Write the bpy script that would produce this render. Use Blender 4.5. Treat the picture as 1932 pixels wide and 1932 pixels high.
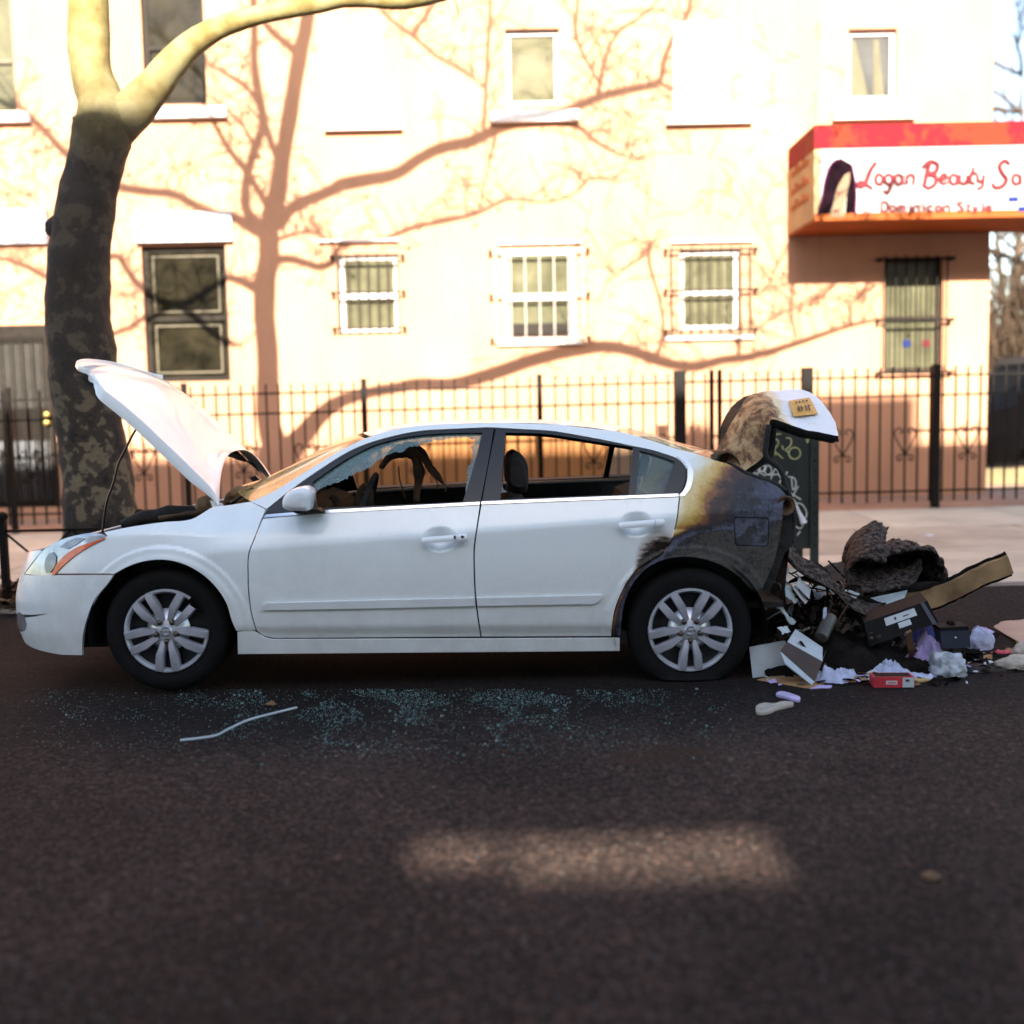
import bpy, math, random
from mathutils import Vector, Matrix, noise
from mathutils.geometry import delaunay_2d_cdt
random.seed(11)
sc = bpy.context.scene
COL = sc.collection
for o in list(bpy.data.objects):
    bpy.data.objects.remove(o)
sin, cos, tan, pi, rad = math.sin, math.cos, math.tan, math.pi, math.radians

# ------------------------------------------------------------------ camera
FPX = 2158.0                      # focal length measured on a 1932 px wide picture
PITCH, ROLL, CAMH = rad(5.3), 0.020, 1.475
CAM = Vector((0, 0, CAMH))
Fw = Vector((0, cos(PITCH), -sin(PITCH)))
U0 = Vector((0, sin(PITCH), cos(PITCH)))
R0 = Vector((1, 0, 0))
Rt = R0 * cos(ROLL) - U0 * sin(ROLL)
Up = U0 * cos(ROLL) + R0 * sin(ROLL)
cd = bpy.data.cameras.new('camera')
cam = bpy.data.objects.new('camera', cd)
COL.objects.link(cam)
cam.matrix_world = Matrix(((Rt.x, Up.x, -Fw.x, CAM.x), (Rt.y, Up.y, -Fw.y, CAM.y), (Rt.z, Up.z, -Fw.z, CAM.z), (0, 0, 0, 1)))
cd.sensor_width = 36
cd.lens = 36 * FPX / 1932
cd.clip_start, cd.clip_end = 0.05, 5000
cd.dof.use_dof = True
cd.dof.focus_distance = 6.4
cd.dof.aperture_fstop = cd.lens / 1000 / 0.044
sc.camera = cam

def ray(px, py):
    return Fw + Rt * ((px - 966) / FPX) - Up * ((py - 966) / FPX)
def onY(px, py, Y):
    d = ray(px, py)
    return CAM + d * (Y / d.y)
def proj(p):
    d = p - CAM
    w = d.dot(Fw)
    return (966 + FPX * d.dot(Rt) / w, 966 - FPX * d.dot(Up) / w)
WALLY, FENCEY, TREEY, KERBY = 15.0, 13.5, 8.95, 8.25
def gz(x, y):
    """height of the road or of the sidewalk"""
    if y > KERBY + 0.001:
        return 0.008 * x + 0.065 + 0.013 * (y - KERBY)
    return 0.008 * x + (-0.02 * (y - 5.9) if y > 2 else 0.078 + 0.018 * (y - 2))
def onG(px, py, h=0.0):
    d = ray(px, py)
    p = onY(px, py, 6.5)
    for i in range(30):
        z = gz(p.x, p.y) + h
        p = CAM + d * ((z - CAMH) / d.z)
    return p

# ------------------------------------------------------------------ sun, sky, exposure
TREE_V = onY(213, 207, TREEY)     # crotch of the tree ...
WALL_V = onY(530, 843, WALLY)     # ... and its shadow on the wall
SUND = (WALL_V - TREE_V).normalized()
TX, TZ = SUND.x / SUND.y, -SUND.z / SUND.y
SUN_EL = math.asin(-SUND.z)
world = bpy.data.worlds.new('World')
sc.world = world
world.use_nodes = True
wn = world.node_tree.nodes
sky = wn.new('ShaderNodeTexSky')
sky.sky_type = 'NISHITA'
sky.sun_disc = False
sky.sun_elevation = SUN_EL
sky.sun_rotation = math.atan2(-SUND.x, -SUND.y)
sky.air_density, sky.dust_density, sky.ozone_density = 1.0, 1.6, 0.3
world.node_tree.links.new(sky.outputs[0], wn['Background'].inputs[0])
wn['Background'].inputs[1].default_value = 0.085
sl = bpy.data.lights.new('sun', 'SUN')
sl.energy, sl.angle, sl.color = 4.2, rad(0.45), (1.0, 0.93, 0.80)
sun = bpy.data.objects.new('sun', sl)
COL.objects.link(sun)
sun.rotation_euler = SUND.to_track_quat('-Z', 'Y').to_euler()
sun.location = (0, -20, 20)
sc.view_settings.view_transform = 'Standard'
sc.view_settings.look = 'None'
sc.view_settings.gamma = 1
sc.view_settings.use_curve_mapping = False
sc.view_settings.exposure = 2.6
sc.cycles.use_denoising = True
sc.cycles.max_bounces = 8
sc.cycles.sample_clamp_indirect = 6

# ------------------------------------------------------------------ materials
MATS = {}
def mat(name, c, rough=.6, metal=0, var=.2, scale=5, bump=0, bscale=40, coat=0, c2=None, lo=.35, hi=.65, detail=6, spec=.5, sheen=0):
    m = bpy.data.materials.new(name)
    m.use_nodes = True
    n, l = m.node_tree.nodes, m.node_tree.links
    b = n['Principled BSDF']
    b.inputs['Roughness'].default_value = rough
    b.inputs['Metallic'].default_value = metal
    b.inputs['Coat Weight'].default_value = coat
    b.inputs['Coat Roughness'].default_value = .08
    b.inputs['Specular IOR Level'].default_value = spec
    b.inputs['Sheen Weight'].default_value = sheen
    tc = n.new('ShaderNodeTexCoord')
    nz = n.new('ShaderNodeTexNoise')
    nz.inputs['Scale'].default_value = scale
    nz.inputs['Detail'].default_value = detail
    nz.inputs['Roughness'].default_value = .62
    l.new(tc.outputs['Object'], nz.inputs['Vector'])
    cr = n.new('ShaderNodeValToRGB')
    a = c2 if c2 else [x * (1 + var) for x in c]
    cr.color_ramp.elements[0].color = (*[x * (1 - var) if not c2 else x for x in c], 1)
    cr.color_ramp.elements[1].color = (*[min(1, x) for x in a], 1)
    cr.color_ramp.elements[0].position, cr.color_ramp.elements[1].position = lo, hi
    l.new(nz.outputs['Fac'], cr.inputs[0])
    l.new(cr.outputs[0], b.inputs['Base Color'])
    if bump:
        nb = n.new('ShaderNodeTexNoise')
        nb.inputs['Scale'].default_value = bscale
        nb.inputs['Detail'].default_value = 4
        l.new(tc.outputs['Object'], nb.inputs['Vector'])
        bp = n.new('ShaderNodeBump')
        bp.inputs['Strength'].default_value = min(1, bump)
        bp.inputs['Distance'].default_value = .02
        l.new(nb.outputs['Fac'], bp.inputs['Height'])
        l.new(bp.outputs[0], b.inputs['Normal'])
    MATS[name] = m
    return m
def nodes(m):
    return m.node_tree.nodes, m.node_tree.links, m.node_tree.nodes['Principled BSDF']
def ramp(n, stops):
    cr = n.new('ShaderNodeValToRGB')
    e = cr.color_ramp.elements
    while len(e) < len(stops):
        e.new(.5)
    for x, (p, c) in zip(e, stops):
        x.position = p
        x.color = (*c, 1)
    return cr
def mixc(n, l, fac, a, b, mode='MIX'):
    mx = n.new('ShaderNodeMix')
    mx.data_type = 'RGBA'
    mx.blend_type = mode
    for sock, v in ((mx.inputs[0], fac), (mx.inputs[6], a), (mx.inputs[7], b)):
        if hasattr(v, 'links') or isinstance(v, bpy.types.NodeSocket):
            l.new(v, sock)
        else:
            sock.default_value = v if not isinstance(v, tuple) else (*v, 1)
    return mx.outputs[2]
def noise_node(n, l, scale, detail=5, rough=.6, vec=None):
    z = n.new('ShaderNodeTexNoise')
    z.inputs['Scale'].default_value, z.inputs['Detail'].default_value, z.inputs['Roughness'].default_value = scale, detail, rough
    if vec is None:
        t = n.new('ShaderNodeTexCoord')
        vec = t.outputs['Object']
    l.new(vec, z.inputs['Vector'])
    return z.outputs['Fac']
def math_node(n, l, op, a, b=None, clamp=False):
    k = n.new('ShaderNodeMath')
    k.operation, k.use_clamp = op, clamp
    for i, v in enumerate((a, b)):
        if v is None:
            continue
        if isinstance(v, bpy.types.NodeSocket):
            l.new(v, k.inputs[i])
        else:
            k.inputs[i].default_value = v
    return k.outputs[0]

# ------------------------------------------------------------------ objects
def sub(parent):
    p = Vector((0, 0, 0))
    while parent is not None:
        p += parent.location
        parent = parent.parent
    return p
def link(name, me, parent=None, loc=(0, 0, 0)):
    o = bpy.data.objects.new(name, me)
    COL.objects.link(o)
    o.parent = parent
    o.location = loc
    return o
def empty(name, loc):
    o = link(name, None, None, loc)
    o.empty_display_size = .2
    return o
def tag(o, label=None, cat=None, group=None, kind=None):
    if label: o['label'] = label
    if cat: o['category'] = cat
    if group: o['group'] = group
    if kind: o['kind'] = kind
    return o
def thing(name, loc, label, cat, group=None):
    return tag(empty(name, loc), label, cat, group)

class MB:
    def __init__(s):
        s.v, s.f = [], []
    def add(s, vs, fs):
        k = len(s.v)
        s.v += [Vector(v) for v in vs]
        s.f += [tuple(i + k for i in f) for f in fs]
        return s
    def box(s, x0, x1, y0, y1, z0, z1):
        return s.hexa([(x0, y0, z0), (x1, y0, z0), (x1, y1, z0), (x0, y1, z0), (x0, y0, z1), (x1, y0, z1), (x1, y1, z1), (x0, y1, z1)])
    def hexa(s, p):
        return s.add(p, [(3, 2, 1, 0), (4, 5, 6, 7), (0, 1, 5, 4), (1, 2, 6, 5), (2, 3, 7, 6), (3, 0, 4, 7)])
    def obox(s, c, ax, ay, az):
        c, ax, ay, az = Vector(c), Vector(ax), Vector(ay), Vector(az)
        return s.hexa([c - ax - ay - az, c + ax - ay - az, c + ax + ay - az, c - ax + ay - az, c - ax - ay + az, c + ax - ay + az, c + ax + ay + az, c - ax + ay + az])
    def bar(s, a, b, w, d=None, up=(0, 0, 1)):
        a, b = Vector(a), Vector(b)
        t = (b - a)
        L = t.length
        t.normalize()
        u = Vector(up)
        if abs(t.dot(u)) > .95:
            u = Vector((0, 1, 0))
        x = t.cross(u).normalized()
        y = x.cross(t).normalized()
        return s.obox((a + b) / 2, t * (L / 2), x * (w / 2), y * ((d or w) / 2))
    def tube(s, pts, r, n=8, cap=True, flat=1.0):
        pts = [Vector(p) for p in pts]
        m = len(pts)
        rs = r if isinstance(r, (list, tuple)) else [r] * m
        k0 = len(s.v)
        t0 = (pts[1] - pts[0]).normalized()
        u = t0.orthogonal().normalized() if abs(t0.y) > .9 else t0.cross(Vector((0, 1, 0))).normalized()
        for i, p in enumerate(pts):
            t = (pts[min(i + 1, m - 1)] - pts[max(i - 1, 0)])
            t = t.normalized() if t.length > 1e-9 else t0
            u = (u - t * u.dot(t))
            u = u.normalized() if u.length > 1e-6 else t.orthogonal().normalized()
            w = t.cross(u)
            for j in range(n):
                a = 2 * pi * j / n
                s.v.append(p + (u * cos(a) + w * sin(a) * flat) * rs[i])
        for i in range(m - 1):
            for j in range(n):
                a, b = k0 + i * n + j, k0 + i * n + (j + 1) % n
                s.f.append((a, b, b + n, a + n))
        if cap:
            s.f.append(tuple(k0 + j for j in reversed(range(n))))
            s.f.append(tuple(k0 + (m - 1) * n + j for j in range(n)))
        return s
    def grid(s, rows, cu=False, cv=False):
        k = len(s.v)
        h, w = len(rows), len(rows[0])
        for r in rows:
            s.v += [Vector(p) for p in r]
        for i in range(h if cv else h - 1):
            for j in range(w if cu else w - 1):
                a, b = i * w + j, i * w + (j + 1) % w
                c, d = ((i + 1) % h) * w + (j + 1) % w, ((i + 1) % h) * w + j
                s.f.append((k + a, k + b, k + c, k + d))
        return s
    def lathe(s, prof, c, n=48, axis='Y'):
        """profile of (radius, offset along the axis)"""
        c = Vector(c)
        rows = []
        for r, h in prof:
            row = []
            for j in range(n):
                a = 2 * pi * j / n
                row.append(c + (Vector((r * cos(a), h, r * sin(a))) if axis == 'Y' else Vector((r * cos(a), r * sin(a), h))))
            rows.append(row)
        return s.grid(rows, cu=True)
    def prism(s, poly, ext):
        ext = Vector(ext)
        n = len(poly)
        p = [Vector(q) for q in poly]
        return s.add(p + [q + ext for q in p], [tuple(range(n)), tuple(reversed(range(n, 2 * n)))] + [(i, i + n, (i + 1) % n + n, (i + 1) % n) for i in range(n)])
    def sheet(s, rows, th):
        """a grid with a thickness: th is a vector"""
        th = Vector(th)
        h, w = len(rows), len(rows[0])
        k = len(s.v)
        s.grid(rows)
        s.grid([[Vector(p) + th for p in reversed(r)] for r in rows])
        m = k + h * w
        top = lambda i, j: k + i * w + j
        bot = lambda i, j: m + i * w + (w - 1 - j)
        for i in range(h - 1):
            s.f.append((top(i, 0), top(i + 1, 0), bot(i + 1, 0), bot(i, 0)))
            s.f.append((top(i + 1, w - 1), top(i, w - 1), bot(i, w - 1), bot(i + 1, w - 1)))
        for j in range(w - 1):
            s.f.append((top(0, j + 1), top(0, j), bot(0, j), bot(0, j + 1)))
            s.f.append((top(h - 1, j), top(h - 1, j + 1), bot(h - 1, j + 1), bot(h - 1, j)))
        return s
    def build(s, name, m, parent=None, smooth=False, recalc=False):
        if parent is None:
            lo = [min(v[i] for v in s.v) for i in range(3)]
            hi = [max(v[i] for v in s.v) for i in range(3)]
            base = Vector(((lo[0] + hi[0]) / 2, (lo[1] + hi[1]) / 2, lo[2]))
            loc = base
        else:
            base, loc = sub(parent), Vector((0, 0, 0))
        me = bpy.data.meshes.new(name)
        me.from_pydata([tuple(v - base) for v in s.v], [], s.f)
        if recalc:
            import bmesh
            bm = bmesh.new()
            bm.from_mesh(me)
            bmesh.ops.recalc_face_normals(bm, faces=bm.faces)
            bm.to_mesh(me)
            bm.free()
        me.materials.append(MATS[m] if isinstance(m, str) else m)
        if smooth:
            me.polygons.foreach_set('use_smooth', [True] * len(me.polygons))
            if smooth != 'all':
                me.set_sharp_from_angle(angle=rad(40))
        me.update()
        return link(name, me, parent, loc)
def copy_tree(o, parent=None):
    c = o.copy()
    COL.objects.link(c)
    c.parent = parent
    for ch in list(o.children):
        copy_tree(ch, c)
    return c
def catmull(pts, step=None, n=6, closed=False):
    """smooth curve through the points, tangents weighted by the chord lengths"""
    pts = [Vector(p) for p in pts]
    m = len(pts)
    nseg = m if closed else m - 1
    seg = [pts[(i + 1) % m] - pts[i] for i in range(nseg)]
    ln = [max(1e-9, q.length) for q in seg]
    tan_ = []
    for i in range(m):
        a, b = i - 1, i
        if closed:
            a %= nseg
        if not closed and i == 0:
            tan_.append(seg[0] / ln[0])
        elif not closed and i == m - 1:
            tan_.append(seg[-1] / ln[-1])
        else:
            tan_.append((seg[b] / ln[b] * ln[a] + seg[a] / ln[a] * ln[b]) / (ln[a] + ln[b]))
    out = []
    for i in range(nseg):
        p1, p2, L = pts[i], pts[(i + 1) % m], ln[i]
        m1, m2 = tan_[i] * L, tan_[(i + 1) % m] * L
        k = n if step is None else max(1, int(math.ceil(L / step)))
        for j in range(k):
            t = j / k
            out.append(p1 * (2 * t ** 3 - 3 * t * t + 1) + m1 * (t ** 3 - 2 * t * t + t) + p2 * (3 * t * t - 2 * t ** 3) + m2 * (t ** 3 - t * t))
    if not closed:
        out.append(pts[-1].copy())
    return out
def lerp_list(vals, k):
    out = []
    for i in range(k):
        t = i / (k - 1) * (len(vals) - 1)
        a = min(int(t), len(vals) - 2)
        out.append(vals[a] + (vals[a + 1] - vals[a]) * (t - a))
    return out
def fbm(p, s, o=4):
    return noise.fractal(Vector(p) * s, 1.0, 2.0, o)
# ------------------------------------------------------------------ surface materials
def asphalt():
    m = mat('asphalt', (.034, .0228, .0185), .95, var=.25, scale=1.3, spec=.12)
    n, l, b = nodes(m)
    base = [x for x in l if x.to_socket == b.inputs['Base Color']][0].from_socket
    tc = n.new('ShaderNodeTexCoord')
    vo = n.new('ShaderNodeTexVoronoi')
    vo.inputs['Scale'].default_value = 95
    l.new(tc.outputs['Object'], vo.inputs['Vector'])
    chips = ramp(n, [(0, (.4, .4, .4)), (.5, (.95, .95, .95)), (.88, (1.15, 1.12, 1.1)), (.955, (2.6, 2.3, 2.1))])
    sep = n.new('ShaderNodeSeparateColor')
    l.new(vo.outputs['Color'], sep.inputs[0])
    l.new(sep.outputs[0], chips.inputs[0])
    c = mixc(n, l, 1.0, base, chips.outputs[0], 'MULTIPLY')
    st = ramp(n, [(.40, (.45, .42, .42)), (.62, (1, 1, 1))])
    l.new(noise_node(n, l, .55, 3, .5, tc.outputs['Object']), st.inputs[0])
    c = mixc(n, l, .55, c, st.outputs[0], 'MULTIPLY')
    gr_ = ramp(n, [(.38, (.40, .38, .37)), (.50, (.95, .95, .95)), (.62, (1.9, 1.8, 1.7))])
    l.new(noise_node(n, l, 34, 3, .75, tc.outputs['Object']), gr_.inputs[0])
    c = mixc(n, l, .8, c, gr_.outputs[0], 'MULTIPLY')
    # oil and soot stain along the parking lane, with the shade there painted in
    sx = n.new('ShaderNodeSeparateXYZ')
    geo = n.new('ShaderNodeNewGeometry')
    l.new(geo.outputs['Position'], sx.inputs[0])
    mr = n.new('ShaderNodeMapRange')
    mr.inputs['From Min'].default_value, mr.inputs['From Max'].default_value = 4.75, 5.55
    wob = math_node(n, l, 'MULTIPLY', noise_node(n, l, .9, 4, .6, tc.outputs['Object']), 1.0)
    l.new(math_node(n, l, 'ADD', math_node(n, l, 'SUBTRACT', sx.outputs[1], .5), wob), mr.inputs['Value'])
    lane_dark = math_node(n, l, 'MULTIPLY', mr.outputs[0], .68)
    c = mixc(n, l, lane_dark, c, (.006, .005, .005))
    # a rusty round stain
    q = onG(1245, 1425)
    dx = math_node(n, l, 'DIVIDE', math_node(n, l, 'SUBTRACT', sx.outputs[0], q.x), .27)
    dy = math_node(n, l, 'DIVIDE', math_node(n, l, 'SUBTRACT', sx.outputs[1], q.y), .16)
    r2 = math_node(n, l, 'ADD', math_node(n, l, 'MULTIPLY', dx, dx), math_node(n, l, 'MULTIPLY', dy, dy))
    rs = ramp(n, [(.55, (1, 1, 1)), (1, (0, 0, 0))])
    l.new(r2, rs.inputs[0])
    c = mixc(n, l, math_node(n, l, 'MULTIPLY', rs.outputs[0], .6), c, (.040, .020, .012))
    l.new(c, b.inputs['Base Color'])
    bp = n.new('ShaderNodeBump')
    bp.inputs['Strength'].default_value, bp.inputs['Distance'].default_value = .8, .006
    l.new(vo.outputs['Distance'], bp.inputs['Height'])
    l.new(bp.outputs[0], b.inputs['Normal'])
asphalt()
mat('soil', (.06, .045, .03), .95, var=.4, scale=8, bump=.6)
mat('ground_far', (.07, .065, .055), .95, var=.3, scale=.3)
mat('concrete', (.42, .36, .275), .85, var=.16, scale=1.1, bump=.25, bscale=90, detail=10)
mat('concrete_b', (.46, .40, .31), .85, var=.2, scale=.9, bump=.25, bscale=90, detail=10)
mat('concrete_c', (.37, .31, .235), .85, var=.2, scale=1.4, bump=.25, bscale=90, detail=10)
mat('joint', (.06, .045, .035), .95)
mat('kerb', (.12, .10, .09), .8, var=.35, scale=4, bump=.3)
mat('areaway', (.26, .16, .11), .9, var=.25, scale=1.5, bump=.2)
# pink painted stucco
def stucco():
    m = mat('stucco', (.435, .215, .122), .85, var=.09, scale=.7, detail=10)
    n, l, b = nodes(m)
    base = [x for x in l if x.to_socket == b.inputs['Base Color']][0].from_socket
    tc = n.new('ShaderNodeTexCoord')
    mp = n.new('ShaderNodeMapping')
    mp.inputs['Scale'].default_value = (1.2, 1.2, .18)
    l.new(tc.outputs['Object'], mp.inputs['Vector'])
    st = ramp(n, [(.36, (.80, .76, .72)), (.62, (1, 1, 1))])
    l.new(noise_node(n, l, 3.0, 8, .7, mp.outputs[0]), st.inputs[0])
    c = mixc(n, l, .5, base, st.outputs[0], 'MULTIPLY')
    l.new(c, b.inputs['Base Color'])
    bp = n.new('ShaderNodeBump')
    bp.inputs['Strength'].default_value, bp.inputs['Distance'].default_value = .35, .01
    l.new(noise_node(n, l, 60, 6, .7, tc.outputs['Object']), bp.inputs['Height'])
    l.new(bp.outputs[0], b.inputs['Normal'])
stucco()
mat('white_trim', (.62, .57, .54), .6, var=.08, scale=4)
mat('lintel_white', (.42, .40, .41), .6, var=.1, scale=3)
mat('dark_frame', (.012, .008, .005), .6, var=.3, scale=9, spec=.15)
mat('pale_bead', (.075, .058, .030), .6, var=.2)
mat('pane_dark', (.006, .005, .003), .05, var=.5, scale=2.2, c2=(.022, .018, .010), spec=.2)
mat('pane_blind', (.085, .080, .048), .05, var=.25, scale=3, spec=.2)
mat('pane_grey', (.050, .050, .048), .05, var=.3, scale=2, spec=.2)
mat('curtain', (.10, .09, .055), .9, var=.15, scale=6)
mat('blind_slat', (.085, .082, .075), .6, var=.2, scale=5, spec=.2)
mat('pane_shaded', (.24, .255, .29), .5, var=.2, scale=4)  # second tone of the door pane, lightened where it lies in shade
mat('bar_brown', (.030, .019, .012), .6, var=.3, scale=20, spec=.15)
mat('bar_white', (.26, .22, .19), .5, var=.1, scale=20)
mat('iron', (.0055, .0042, .0036), .6, var=.4, scale=14, spec=.12)
mat('brass', (.45, .34, .10), .3, metal=.8)
mat('awning_red', (.17, .020, .008), .7, var=.35, scale=2.0, c2=(.15, .005, .010), lo=.46, hi=.52, spec=.1)
mat('awning_orange', (.24, .058, .013), .7, var=.15, scale=2, spec=.1)
mat('sign_white', (.30, .285, .275), .7, var=.05, scale=2)
mat('sign_cream', (.25, .17, .075), .7, var=.2, scale=3)
mat('print_red', (.125, .022, .027), .8, var=.25, scale=6, spec=.05)
mat('print_pink', (.125, .028, .030), .8, var=.3, scale=9, spec=.05)
mat('print_hair', (.006, .002, .004), .8, var=.5, scale=6, spec=.03)
mat('print_purple', (.045, .003, .024), .8, var=.3, spec=.05)
mat('print_skin', (.16, .115, .075), .8, var=.1, spec=.05)
mat('print_blue', (.014, .025, .12), .8, spec=.05)
mat('facade_far', (.47, .54, .52), .85, var=.25, scale=3)  # unseen facade, coloured pale and cool to bounce light onto the car
mat('brick_trim', (.62, .60, .56), .8)
mat('glass_far', (.008, .009, .010), .1, spec=.3)

# ------------------------------------------------------------------ ground, road, kerb, sidewalk
def strip_mesh(name, xs, ys, zf, m):
    mb = MB()
    mb.grid([[(x, y, zf(x, y)) for x in xs] for y in ys])
    return tag(mb.build(name, m), kind='structure')
g = MB()
g.grid([[(x, y, -.75) for x in (-2500, 2500)] for y in (-2500, 2500)])
tag(g.build('ground', 'ground_far'), kind='structure')
xs = [-60, -30, -15, -8, -4, 0, 4, 8, 15, 30, 60]
strip_mesh('road', xs, [-3.5, -2, 0, 2, 3, 4, 5, 6, 7, KERBY + .02], gz, 'asphalt')
strip_mesh('sidewalk_bed', xs, [KERBY + .1, 10, 12, FENCEY - .02], lambda x, y: gz(x, y) - .03, 'joint')
walk = tag(empty('sidewalk', (0, KERBY, .065)), kind='structure')
def slab(parent, x0, x1, y0, y1, m, name='slab'):
    mb = MB()
    g_ = .009
    x0, x1, y0, y1 = x0 + g_, x1 - g_, y0 + g_, y1 - g_
    t = [Vector((x, y, gz(x, y) + random.uniform(-.002, .002))) for x, y in ((x0, y0), (x1, y0), (x1, y1), (x0, y1))]
    b_ = .008
    ti = [Vector((x, y, 0)) for x, y in ((x0 + b_, y0 + b_), (x1 - b_, y0 + b_), (x1 - b_, y1 - b_), (x0 + b_, y1 - b_))]
    for a, q in zip(ti, t):
        a.z = q.z + .004
    lo = [q - Vector((0, 0, .07)) for q in t]
    mb.add(lo + t + ti, [(8, 9, 10, 11)] + [(4 + i, 4 + (i + 1) % 4, 8 + (i + 1) % 4, 8 + i) for i in range(4)] + [(i, (i + 1) % 4, 4 + (i + 1) % 4, 4 + i) for i in range(4)])
    return mb.build(name, m, parent)
rows = [KERBY + .17, 10.0, 11.75, FENCEY - .06]
for j in range(3):
    x = -14.6 + j * .35
    while x < 16:
        w = 1.62 + random.uniform(-.05, .05)
        slab(walk, x, x + w, rows[j], rows[j + 1], random.choice(['concrete', 'concrete', 'concrete_b', 'concrete_c']))
        x += w
kerb = tag(empty('kerb', (0, KERBY, 0)), kind='structure')
x = -16.0
while x < 18:
    w = 2.4
    mb = MB()
    a, b_ = x + .006, x + w - .006
    y0, y1 = KERBY - .01, KERBY + .16
    def kz(q): return .008 * q + .062
    mb.hexa([(a, y0 - .02, -.2), (b_, y0 - .02, -.2), (b_, y1, -.2), (a, y1, -.2), (a, y0, kz(a)), (b_, y0, kz(b_)), (b_, y1, kz(b_) + .004), (a, y1, kz(a) + .004)])
    mb.build('kerb_stone', 'kerb', kerb)
    x += w
strip_mesh('areaway_floor', [-16, -8, 0, 8, 18], [FENCEY - .06, 14.3, 15.2], lambda x, y: gz(x, y) + .004, 'areaway')
strip_mesh('pavement_opposite', xs, [-9.2, -6, -3.5], lambda x, y: .008 * x + .09, 'concrete_b')

# ------------------------------------------------------------------ the pink apartment building
def prect(l, t, r, b, Y=WALLY):
    xm, ym = (l + r) / 2, (t + b) / 2
    return (onY(l, ym, Y).x, onY(r, ym, Y).x, onY(xm, b, Y).z, onY(xm, t, Y).z)
BX0, BX1, BZ1 = -13.5, onY(1869, 400, WALLY).x, 10.6
WIN = {
    'W1': prect(272, 464, 430, 720), 'W2': prect(640, 480, 752, 626), 'W3': prect(950, 470, 1086, 640), 'W4': prect(1283, 470, 1396, 622),
    'W5': prect(1668, 484, 1778, 702), 'D': prect(-60, 614, 106, 958), 'U0': prect(-75, -20, 26, 228), 'U1': prect(268, -40, 386, 197),
    'U3': prect(954, 54, 1056, 197), 'U4': prect(1600, 54, 1692, 188)}
BLIND = {'U2': prect(612, 52, 722, 222), 'U5': prect(1270, 40, 1375, 212)}
bld = thing('apartment_building', (0, WALLY + 6, 0), 'pink stucco apartment building with barred windows and tree shadows on it', 'building')
def facade(holes, x0, x1, z0, z1, Y, deep):
    mb = MB()
    X = sorted({x0, x1} | {h[0] for h in holes} | {h[1] for h in holes})
    Z = sorted({z0, z1} | {h[2] for h in holes} | {h[3] for h in holes})
    for i in range(len(X) - 1):
        for j in range(len(Z) - 1):
            cx, cz = (X[i] + X[i + 1]) / 2, (Z[j] + Z[j + 1]) / 2
            if any(h[0] < cx < h[1] and h[2] < cz < h[3] for h in holes):
                continue
            mb.add([(X[i], Y, Z[j]), (X[i + 1], Y, Z[j]), (X[i + 1], Y, Z[j + 1]), (X[i], Y, Z[j + 1])], [(0, 1, 2, 3)])
    for a, b, c, d in holes:
        mb.add([(a, Y, c), (b, Y, c), (b, Y, d), (a, Y, d), (a, Y + deep, c), (b, Y + deep, c), (b, Y + deep, d), (a, Y + deep, d)], [(0, 4, 5, 1), (1, 5, 6, 2), (2, 6, 7, 3), (3, 7, 4, 0)])
    return mb
mb = facade(list(WIN.values()), BX0, BX1, -.3, BZ1, WALLY, .2)
Y2 = WALLY + 11
mb.add([(BX1, WALLY, -.3), (BX1, Y2, -.3), (BX1, Y2, BZ1), (BX1, WALLY, BZ1), (BX0, WALLY, -.3), (BX0, Y2, -.3), (BX0, Y2, BZ1), (BX0, WALLY, BZ1)], [(0, 1, 2, 3), (5, 4, 7, 6), (1, 5, 6, 2), (3, 2, 6, 7)])
mb.build('wall', 'stucco', bld)
MB().box(BX0 - .1, BX1 + .1, WALLY - .22, WALLY + .3, BZ1 - .35, BZ1 + .15).build('cornice', 'white_trim', bld)
# blank recessed panels of walled-up windows and a drain pipe
for k, (a, b, c, d) in BLIND.items():
    MB().box(a, b, WALLY - .015, WALLY + .02, c, d).build('walled_up_window', 'white_trim', bld)
MB().tube([onY(1405, y, WALLY - .05) for y in (-20, 235)], .022, 8).build('conduit', 'white_trim', bld)
for l, t, r in ((285, 205, 430), (612, 228, 760), (925, 212, 1092), (1255, 216, 1418), (1570, 208, 1725), (-70, 214, 60)):
    a, b, c, d = prect(l, t, r, t + 20)
    MB().box(a, b, WALLY - .11, WALLY + .02, c, d).build('sill', 'white_trim', bld)
for l, t, r, b2 in ((256, 402, 440, 458), (-80, 396, 92, 462)):
    a, b, c, d = prect(l, t, r, b2)
    MB().box(a, b, WALLY - .09, WALLY + .02, c, d).build('lintel', 'lintel_white', bld)
for l, t, r, th in ((600, 452, 752, 5), (940, 456, 1098, 5), (1255, 634, 1420, 7), (940, 644, 1100, 7), (1265, 452, 1420, 6)):
    a, b, c, d = prect(l, t, r, t + th)
    MB().box(a, b, WALLY - .07, WALLY + .02, c, d).build('ledge', 'white_trim', bld)

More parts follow.
